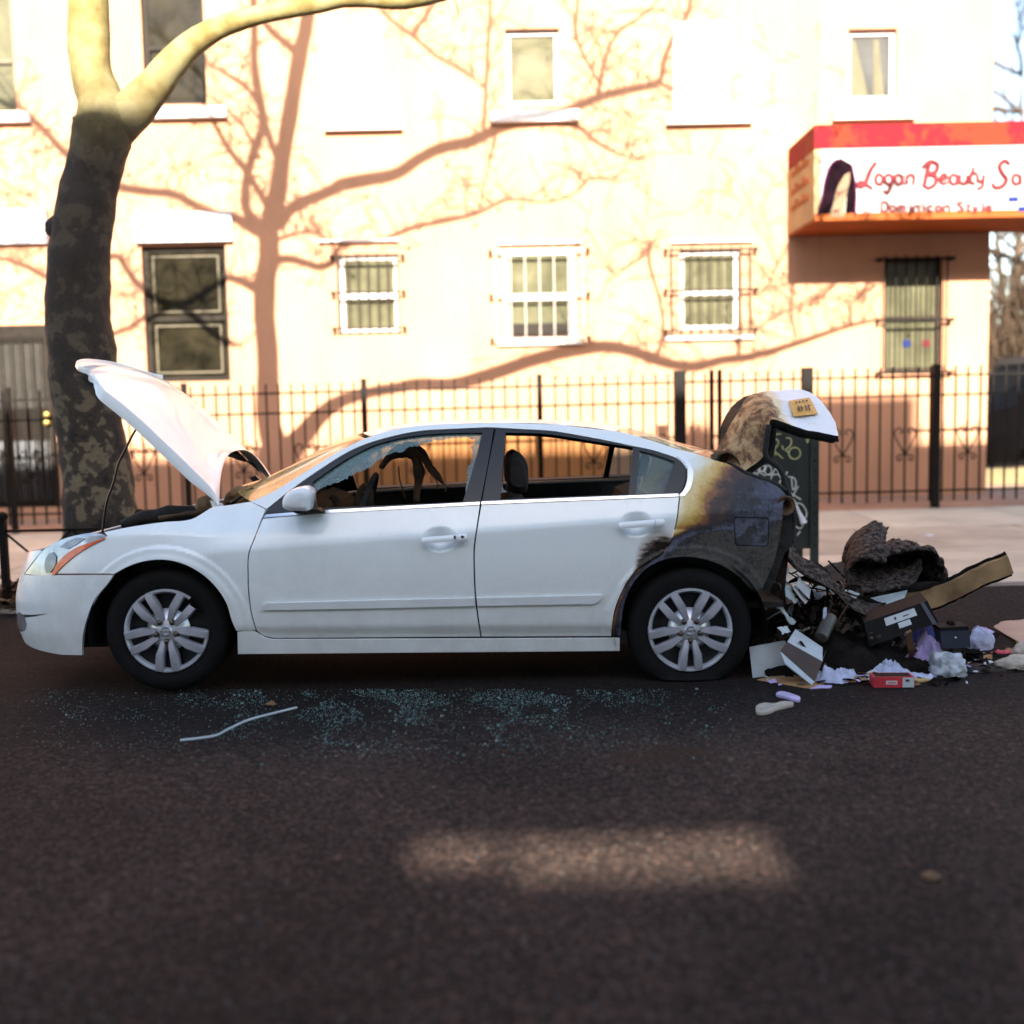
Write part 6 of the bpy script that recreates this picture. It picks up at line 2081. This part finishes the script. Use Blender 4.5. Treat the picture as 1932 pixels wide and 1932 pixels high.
# big curled carpet
def carpet_roll():
    y0_, y1_ = Y0 + .75, Y0 + 1.35
    curl = [R5(1010, 305), R5(960, 275), R5(880, 262), R5(800, 300), R5(745, 370), R5(750, 440), R5(800, 485), R5(900, 495), R5(1010, 480), R5(1120, 455), R5(1210, 420), R5(1240, 370)]
    P = catmull([onY(x, y, y0_) for x, y in curl], n=9)
    rows = []
    for i, p in enumerate(P):
        row = []
        for j in range(31):
            u = j / 30
            q_ = p + Vector((.18 * u, (y1_ - y0_) * u, .10 * sin(pi * u * .5)))
            q_ += Vector((1, .4, 1)) * (.035 * fbm(q_, 6, 4) * (0.4 + u) + .012 * fbm(q_, 26, 3))
            row.append(q_)
        rows.append(row)
    mb_ = MB().sheet(rows, (.01, .0, .022))
    P2 = catmull([onY(x, y, y0_ + .25) for x, y in (R5(890, 235), R5(960, 240), R5(1060, 205), R5(1180, 200), R5(1260, 215), R5(1320, 290), R5(1385, 380), R5(1390, 440))], n=8)
    rows = []
    for i, p in enumerate(P2):
        row = []
        for j in range(31):
            u = j / 30
            q_ = p + Vector((-.05 * u, -.12 + .42 * u, -.30 * u * u + .06 * sin(3 * u)))
            q_ += Vector((1, .4, 1)) * (.05 * fbm(q_, 7, 4) + .012 * fbm(q_, 26, 3))
            row.append(q_)
        rows.append(row)
    mb2 = MB().sheet(rows, (.0, .012, .018))
    r_ = thing('carpet_roll', onG(1680, 1125), 'curled up grey trunk carpet lying by the kerb behind the car', 'carpet')
    mb_.build('curled_end', 'carpet', r_, 'all', recalc=True)
    mb2.build('folded_top', 'carpet', r_, 'all', recalc=True)
    q = MB()
    P3 = [onY(*R5(*p), y1_) for p in ((770, 290), (880, 205), (1000, 178), (1060, 195), (1100, 260), (1000, 300), (800, 320))]
    q.prism(P3, (.03, .05, 0)).build('torn_backing', 'charred_brown', r_)
carpet_roll()
sup = MB()
sup.hexa([Vector(onY(x, y, yy)) for x, y, yy in ((1600, 1128, Y0 + .9), (1760, 1118, Y0 + .9), (1765, 1105, Y0 + 1.5), (1600, 1112, Y0 + 1.5), (1592, 1112, Y0 + .9), (1775, 1098, Y0 + .9), (1775, 1085, Y0 + 1.5), (1592, 1092, Y0 + 1.5))])
tag(sup.build('floor_panel', 'soot', None, recalc=True), 'sooty black trunk floor panel lying under the curled carpet', 'panel')
quad_sheet('dark_flap', [onY(1545, 1072, 7.6), onY(1612, 1052, 7.7), onY(1640, 1112, 7.3), onY(1570, 1122, 7.2)], 'carpet_dark', .01, 10, .02, 'dark brown flap of liner between the green box and the curled carpet', 'liner')
quad_sheet('torn_board', [onY(1628, 1131, Y0 + .72), onY(1712, 1113, Y0 + .75), onY(1702, 1138, Y0 + .60), onY(1640, 1146, Y0 + .60)], 'panel_pale', .006, 8, .008, 'pale green panel sticking out below the curled carpet', 'panel')
# bent bumper beam
def beam():
    c_ = [R5(900, 590), R5(1150, 560), R5(1330, 525), R5(1420, 490), R5(1560, 420), R5(1700, 350), R5(1835, 300)]
    P = catmull([onY(x, y, Y0 + .85) for x, y in c_], n=5)
    r_ = thing('bumper_beam', onG(1745, 1150), 'bent tan bumper reinforcement jutting over the kerb at the right', 'beam')
    prof = [(.055, .0), (.060, .03), (.05, .035), (.045, .012), (-.045, .012), (-.05, .035), (-.06, .03), (-.055, 0)]
    rows = []
    for i, p in enumerate(P):
        tg = (P[min(i + 1, len(P) - 1)] - P[max(i - 1, 0)]).normalized()
        nrm = Vector((-tg.z, 0, tg.x)).normalized()
        rows.append([p + nrm * a + Vector((0, b - .02, 0)) + Vector((0, 1, 1)) * .006 * fbm(p + nrm * a, 9) for a, b in prof])
    mb_ = MB().grid(rows, cu=True)
    mb_.f += [tuple(range(8)), tuple((len(rows) - 1) * 8 + i for i in range(8))]
    mb_.build('channel', 'beam_metal', r_, True, recalc=True)
    edge = [rw[1] + Vector((0, .0, .006)) for rw in rows]
    q = MB()
    rough_tube(q, edge, [.011] * len(edge), 7, .6, 25)
    q.build('charred_foam', 'char', r_, 'all')
    edge = [rw[6] + Vector((0, .01, -.006)) for rw in rows]
    q = MB()
    rough_tube(q, edge, [.014] * len(edge), 7, .6, 25)
    q.build('charred_foam', 'char', r_, 'all')
beam()
# black case with two white labels
cc = [R5(870, 690), R5(1290, 545), R5(1365, 690), R5(905, 850)]
fr = [onY(x, y, Y0 + .22) for x, y in cc]
fr[2] = onY(*cc[2], Y0 + .17)
fr[3] = onY(*cc[3], Y0 + .17)
bk = [p + Vector((.02, .16, .02)) for p in fr]
case = thing('black_case', onG(1700, 1225), 'long black plastic case with white labels on the debris heap', 'case')
MB().add(fr + bk, [(0, 1, 2, 3), (7, 6, 5, 4), (0, 4, 5, 1), (1, 5, 6, 2), (2, 6, 7, 3), (3, 7, 4, 0)]).build('shell', 'black_plastic', case, recalc=True)
def on_case(u, v, o=.003): return fr[0].lerp(fr[1], u).lerp(fr[3].lerp(fr[2], u), v) + Vector((0, -o, 0))
for u0, u1, v0, v1 in ((.30, .77, .10, .42), (.47, .65, .47, .70)):
    lb = MB().prism([on_case(u0, v0), on_case(u1, v0), on_case(u1, v1), on_case(u0, v1)], (0, .002, 0)).build('paper_label', 'label_white', case, recalc=True)
ik = MB()
for u0, u1, v0, v1 in ((.44, .47, .18, .30), (.57, .66, .24, .29)):
    ik.add([on_case(u0, v0, .005), on_case(u1, v0, .005), on_case(u1, v1, .005), on_case(u0, v1, .005)], [(0, 1, 2, 3)])
tag(ik.build('print_marks', 'ink', case), kind='stuff')
MB().add([on_case(.88, -.02, .006), on_case(.94, -.04, .006), on_case(.97, 1.0, .006), on_case(.91, 1.0, .006)] , [(0, 1, 2, 3)]).build('ridge', 'case_navy', case)
# large flat cardboard at the right, partly in the gutter
quad_sheet('cardboard_sheet', [onG(1809, 1139, .03), onG(1990, 1150, .04), onG(2010, 1262, .02), onG(1846, 1166, .015)], 'board_tan', .005, 8, .004, 'large flat tan cardboard sheet on the road at the right edge', 'cardboard')
# white board and open shoe box in front
quad_sheet('white_board', [onG(1420, 1279), onG(1508, 1268), onY(1480, 1208, Y0 + .16), onY(1413, 1222, Y0 + .16)], 'board_pale', .004, 8, .004, 'white cardboard lid leaning beside the rear wheel', 'cardboard')
def shoebox():
    g_ = onG(1514, 1282)
    r_ = thing('shoe_box', g_, 'open dark brown shoe box tipped on its side near the rear wheel', 'box')
    A = [onY(*R5(310, 880), Y0 - .02), onY(*R5(358, 818), Y0 + .03), onY(*R5(592, 948), Y0 - .04), onY(*R5(540, 1085), Y0 - .10)]
    dep = Vector((.05, .11, .03))
    MB().prism(A, dep * .04).build('bottom', 'shoebox_brown', r_, recalc=True)
    inner = [A[1], A[1] + dep + Vector((.02, 0, .015)), A[2] + dep + Vector((-.02, 0, .02)), A[2]]
    MB().prism(inner, Vector((0, .002, -.006))).build('side', 'board_pale', r_, recalc=True)
    lower = [A[0], A[0] + Vector((.01, -.07, -.0)), A[3] + Vector((-.03, -.06, .01)), A[3]]
    lower[1].z = max(gz(lower[1].x, lower[1].y) + .012, lower[1].z - .05)
    lower[2].z = gz(lower[2].x, lower[2].y) + .01
    MB().prism(lower, Vector((0, .003, -.006))).build('flap', 'board_pale', r_, recalc=True)
    MB().prism([A[2], A[2] + dep, A[3] + dep, A[3]], Vector((-.004, 0, 0))).build('end', 'shoebox_brown', r_, recalc=True)
    MB().prism([onY(*R5(*p), Y0 + .03) for p in ((440, 820), (455, 815), (520, 905), (505, 912))], (0, .02, 0)).build('divider', 'black_plastic', r_, recalc=True)
shoebox()
cloth('white_cloth', 1570, 1284, .20, .11, .16, 'cloth_white', 'crumpled bluish white cloth spilling out of the shoe box', 'cloth', 3)
cloth('white_cloth', 1600, 1277, .14, .05, .10, 'cloth_white', 'small white rag between the shoe box and the red box', 'cloth', 9)
quad_sheet('cardboard_scrap', [onG(1428, 1283), onG(1528, 1300), onG(1560, 1290), onG(1480, 1274)], 'cardboard', .006, 8, .012, 'torn orange brown cardboard under the white board', 'cardboard')
quad_sheet('cardboard_scrap', [onG(1582, 1290), onG(1660, 1286), onG(1650, 1276), onG(1590, 1278)], 'cardboard', .006, 8, .012, 'torn orange brown cardboard left of the red box', 'cardboard')
quad_sheet('purple_strip', [onG(1528, 1300), onG(1568, 1299), onG(1570, 1294), onG(1535, 1293)], 'cloth_lilac', .004, 6, .004, 'thin lilac strip on the road under the shoe box', 'strip')
# red box
g_, M, c, ax, ay, az = gbox('red_box', 1682, 1293, (.20, .10, .055), rad(-4), None, '', '')
rbx = thing('red_box', g_, 'flat red cardboard box with white label lying in front of the debris', 'box')
MB().obox(c, ax, ay, az).build('tray', 'box_red', rbx)
fc = c - ay * 1.01
MB().obox(fc - ax * .12 - az * .05, ax * .28, ay * .01, az * .35).build('logo_patch', 'label_white', rbx)
MB().obox(fc - ax * .12 - az * .05 + ax * .02, ax * .2, ay * .022, az * .1).build('logo_mark', 'box_red', rbx)
MB().obox(fc + ax * .70 - az * .02, ax * .28, ay * .01, az * .9).build('side_label', 'label_white', rbx)
MB().obox(fc + ax * .66 + az * .35, ax * .1, ay * .022, az * .22).build('label_mark', 'ink', rbx)
MB().obox(c + az * .92, ax * .9, ay * .8, az * .12).build('opening', 'black_plastic', rbx)
quad_sheet('yellow_slat', [onG(1705, 1291), onG(1757, 1285), onG(1752, 1276), onG(1705, 1280)], 'slat_yellow', .01, 4, .002, 'short yellow wooden slat beside the red box', 'slat')
cloth('white_cloth', 1692, 1274, .26, .13, .2, 'cloth_white', 'white shirt heaped behind the red box', 'cloth', 14)
cloth('white_bundle', 1645, 1277, .12, .05, .09, 'paper', 'small white paper bundle at the left end of the red box', 'paper', 4)
cloth('lilac_cloth', 1662, 1245, .32, .13, .2, 'cloth_lilac', 'lilac printed cloth trailing under the black case', 'cloth', 25, lift=.02)
cloth('purple_cloth', 1660, 1250, .10, .06, .08, 'cloth_purple', 'small bright purple rag on the lilac cloth', 'cloth', 31, lift=.03)
cloth('lilac_cloth', 1742, 1258, .24, .20, .2, 'cloth_lilac', 'lilac and tan crumpled cloth right of the wooden stick', 'cloth', 40)
cloth('white_cloth', 1632, 1262, .22, .10, .16, 'cloth_white', 'white cloth wedged between the charred heap and the red box', 'cloth', 203)
cloth('lilac_cloth', 1705, 1222, .26, .12, .18, 'cloth_lilac', 'pale lilac cloth under the lower edge of the black case', 'cloth', 211, lift=.03)
cloth('white_cloth', 1735, 1280, .18, .07, .12, 'cloth_white', 'low white rag between red box and plastic bag', 'cloth', 219)
cloth('dark_cloth', 1610, 1240, .36, .16, .3, 'carpet_dark', 'dark charred blanket on top of the black heap', 'cloth', 223, lift=.03)
crumple('plastic_bag', 1788, 1274, .17, .12, .16, 'bag_white', 'round crumpled white plastic bag at the front of the debris', 'bag', 52, .5)
cloth('blue_cloth', 1745, 1225, .22, .14, .16, 'cloth_blue', 'dark blue cloth behind the wooden stick', 'cloth', 60, lift=.03)
MB().bar(onG(1721, 1253) + Vector((0, -.02, .01)), onY(1714, 1192, Y0 + .0), .032, .014, (0, 1, 0)).build('wooden_stick', 'wood_stick')
tag(bpy.data.objects['wooden_stick'], 'short upright brown wooden stick leaning on the debris', 'stick')
# navy case and pillow
nc = thing('navy_case', onG(1800, 1232), 'small navy hard case with a clip on top, right of the black case', 'case')
F_ = [onY(*p, Y0 + .16) for p in ((1774, 1189), (1829, 1187), (1831, 1222), (1778, 1223))]
MB().prism(F_, (.01, .13, .005)).build('shell', 'case_navy', nc, recalc=True)
MB().prism([p + Vector((0, -.004, 0)) for p in [onY(*p, Y0 + .16) for p in ((1772, 1184), (1826, 1181), (1828, 1188), (1773, 1190))]], (.01, .14, 0)).build('lid', 'black_plastic', nc, recalc=True)
MB().prism([onY(*p, Y0 + .2) for p in ((1791, 1183), (1793, 1174), (1797, 1171), (1801, 1174), (1803, 1182))], (0, .05, 0)).build('clip', 'black_plastic', nc, recalc=True)
MB().lathe([(.006, 0), (.004, -.004), (.001, -.005)], onY(1803, 1203, Y0 + .156), 10).build('stud', 'label_white', nc)
crumple('white_pillow', 1850, 1226, .14, .13, .1, 'cloth_white', 'bluish white cushion beside the navy case', 'cushion', 71, .25)
cloth('purple_cloth', 1852, 1194, .16, .07, .12, 'cloth_lilac', 'faded purple rag between the navy case and the cardboard sheet', 'cloth', 77)
cloth('red_wrapper', 1896, 1232, .16, .07, .1, 'box_red', 'crumpled red wrapper near the pale shoe', 'wrapper', 83)
crumple('pale_shoe', 1916, 1262, .20, .07, .09, 'shoe_pale', 'worn pale shoe at the right edge of the debris', 'shoe', 91, .35)
crumple('pale_shoe', 1938, 1248, .16, .11, .1, 'shoe_pale', 'second pale shoe cut by the right picture edge', 'shoe', 97, .35)
cloth('dark_cloth', 1840, 1262, .5, .05, .2, 'carpet_dark', 'flat black cloth on the road right of the plastic bag', 'cloth', 101)
# bits nearer the car
cyl = MB().tube([onY(1549, 1203, Y0 + .1), onY(1567, 1165, Y0 + .2)], .036, 14)
tag(cyl.build('tin_can', 'tin_grey', None, True), 'dull grey tin can standing askew in the charred heap', 'can')
quad_sheet('white_sheet', [onY(1503, 1105, Y0 + .3), onY(1508, 1087, Y0 + .33), onY(1530, 1112, Y0 + .33), onY(1527, 1130, Y0 + .3)], 'label_white', .004, 6, .006, 'white square sheet caught in the wires under the trunk', 'paper')
quad_sheet('white_sheet', [onY(1495, 1108, Y0 + .3), onY(1500, 1104, Y0 + .33), onY(1524, 1134, Y0 + .33), onY(1520, 1140, Y0 + .3)], 'label_white', .004, 6, .006, 'narrow white strip below the square sheet in the wires', 'paper')
quad_sheet('white_sheet', [onY(1478, 1069, Y0 + .3), onY(1487, 1071, Y0 + .33), onY(1490, 1081, Y0 + .33), onY(1484, 1082, Y0 + .3)], 'label_white', .004, 6, .006, 'small white scrap just under the trunk edge', 'paper')
cloth('white_rag', 1545, 1200, .16, .10, .08, 'cloth_white', 'torn white rag above the tin can', 'cloth', 110, lift=.10)
quad_sheet('white_ribbon', [onY(1554, 1148, Y0 + .15), onY(1560, 1146, Y0 + .17), onY(1559, 1168, Y0 + .17), onY(1553, 1168, Y0 + .15)], 'cloth_white', .003, 6, .01, 'little upright white ribbon beside the carpet strip', 'ribbon')
quad_sheet('pale_fabric', [onY(1466, 1102, Y0 + .28), onY(1490, 1108, Y0 + .32), onY(1512, 1140, Y0 + .32), onY(1488, 1130, Y0 + .26)], 'panel_pale', .006, 8, .03, 'pale crumpled fabric hanging under the tail', 'cloth')
crumple('tan_lump', 1500, 1206, .18, .09, .12, 'tin_grey', 'sooty grey tan lump behind the shoe box', 'lump', 120, .4, lift=.04)
quad_sheet('grey_strip', [onY(1458, 1140, Y0 + .2), onY(1470, 1142, Y0 + .22), onY(1502, 1172, Y0 + .22), onY(1496, 1178, Y0 + .2)], 'panel_pale', .006, 8, .02, 'grey crumpled strip between rear wheel and charred heap', 'strip')
quad_sheet('paper_scrap', [onY(1466, 1184, Y0 + .1), onY(1484, 1180, Y0 + .12), onY(1492, 1192, Y0 + .1), onY(1476, 1196, Y0 + .08)], 'label_white', .003, 6, .012, 'small white paper scrap just behind the rear wheel', 'paper')
quad_sheet('green_leaf', [onG(1574, 1206, .1), onG(1580, 1199, .12), onG(1584, 1205, .1), onG(1578, 1213, .09)], 'leaf_green', .002, 4, .006, 'single bright green leaf on the charred heap', 'leaf')
for nm_, m2, cnt, lb in (('white_scraps', 'label_white', 120, 'torn white paper scraps strewn over the debris'), ('lilac_scraps', 'cloth_lilac', 70, 'torn lilac fabric scraps strewn over the debris'), ('brown_scraps', 'cardboard', 80, 'torn brown card scraps strewn over the debris'), ('black_scraps', 'char', 420, 'burnt black flakes strewn around the debris')):
    q = MB()
    for k in range(cnt):
        px, py = rd.gauss(1650, 110), rd.gauss(1240, 30)
        if px < 1440 or py > 1292 or py < 1160: continue
        p = onG(px, py, .01) + Vector((0, 0, abs(rd.gauss(0, .04)) if px < 1720 and py < 1240 else .0))
        r_ = rd.uniform(.008, .035)
        a = rd.uniform(0, 6.28)
        u, w = Vector((cos(a), sin(a), rd.uniform(-.5, .5))) * r_, Vector((-sin(a), cos(a), rd.uniform(-.5, .5))) * r_ * rd.uniform(.3, .9)
        z_ = Vector((0, 0, r_ * .25))
        q.add([p - u - w, p + u * .8 - w * 1.1 + z_, p + u * 1.1 + w, p + w * 1.2 + z_, p - u * .9 + w * .7, p + z_ * .6], [(0, 1, 5), (1, 2, 5), (2, 3, 5), (3, 4, 5), (4, 0, 5)])
    tag(q.build(nm_, m2), lb, 'litter', kind='stuff')
# small litter on the road
def sole(pts, name, m_, label, cat, th=.012):
    P = catmull([onG(*p) for p in pts], n=4, closed=True)
    o_ = MB().prism([p + Vector((0, 0, .002)) for p in P], (0, 0, th)).build(name, m_, None, recalc=True)
    tag(o_, label, cat)
sole([(1426, 1343), (1430, 1335), (1442, 1331), (1460, 1332), (1478, 1328), (1494, 1329), (1497, 1333), (1484, 1337), (1466, 1341), (1446, 1349), (1432, 1350)], 'shoe_insole', 'shoe_pale', 'pale pink shoe insole lying alone on the road', 'insole')
sole([(1464, 1314), (1474, 1309), (1492, 1313), (1510, 1322), (1506, 1326), (1488, 1321)], 'plastic_strip', 'cloth_lilac', 'curved violet plastic strip above the shoe insole', 'strip')
wp = catmull([onG(*p, .006) for p in ((340, 1397), (375, 1393), (402, 1389), (430, 1376), (470, 1358), (515, 1346), (560, 1335))], n=5)
tag(MB().tube(wp, .006, 6).build('plastic_rope', 'label_white', None, True), 'pale plastic cord lying on the road below the front door', 'cord')
# shattered glass
mat('glass_bits', (.05, .15, .15), .2, var=.3, scale=30, coat=.4, c2=(.22, .28, .26))
gb = MB()
for k in range(11000):
    t = rd.random()
    px = rd.gauss(760, 260) if t < .75 else rd.uniform(60, 1350)
    py = 1300 + abs(rd.gauss(0, 1)) * 34 + (rd.uniform(0, 90) if rd.random() < .4 else 0)
    if px < 30 or px > 1400 or py > 1450: continue
    if noise.noise(Vector((px * .012, py * .03, 2))) < .08 and rd.random() < .86: continue
    p = onG(px, py)
    r_ = rd.uniform(.0007, .0022) * (2.4 if rd.random() < .03 else 1)
    a = rd.uniform(0, 6.28)
    u, w = Vector((cos(a), sin(a), rd.uniform(-.4, .4))) * r_, Vector((-sin(a), cos(a), rd.uniform(-.4, .4))) * r_
    n3 = Vector((0, 0, r_ * .9))
    p = p + Vector((0, 0, r_ * .6))
    gb.obox(p, u, w, n3)
tag(gb.build('glass_shards', 'glass_bits'), 'carpet of tiny greenish window glass shards on the road beside the car', 'glass', kind='stuff')
gr = MB()
for k in range(2600):
    px, py = rd.uniform(-50, 1980), rd.uniform(1300, 1930)
    p = onG(px, py)
    r_ = rd.uniform(.0015, .0045)
    a = rd.uniform(0, 6.28)
    gr.obox(p + Vector((0, 0, r_ * .3)), Vector((cos(a), sin(a), 0)) * r_, Vector((-sin(a), cos(a), 0)) * r_ * .8, Vector((0, 0, r_ * .6)))
mat('grit', (.06, .05, .045), .9, var=.5, scale=30)
tag(gr.build('road_grit', 'grit'), 'loose grit scattered over the road', 'grit', kind='stuff')
for k, (px, py, m2, lb) in enumerate(((512, 1331, 'dead_leaf', 'lone curled dry leaf near the pale cord'), (1757, 1659, 'dead_leaf', 'lone dry leaf far out on the road at lower right'), (1437, 1002, 'paper', None))):
    if lb:
        crumple('dry_leaf', px, py, .05, .02, .04, m2, lb, 'leaf', 130 + k, .6, n=12)
q_ = onY(1757, 1006, 11.0)
crumple('paper_scrap', 1935 * .844 * 1.0 + 120, 1012, .09, .02, .06, 'paper', 'white paper scrap on the sidewalk in front of the fence', 'paper', 140, .5, n=12)
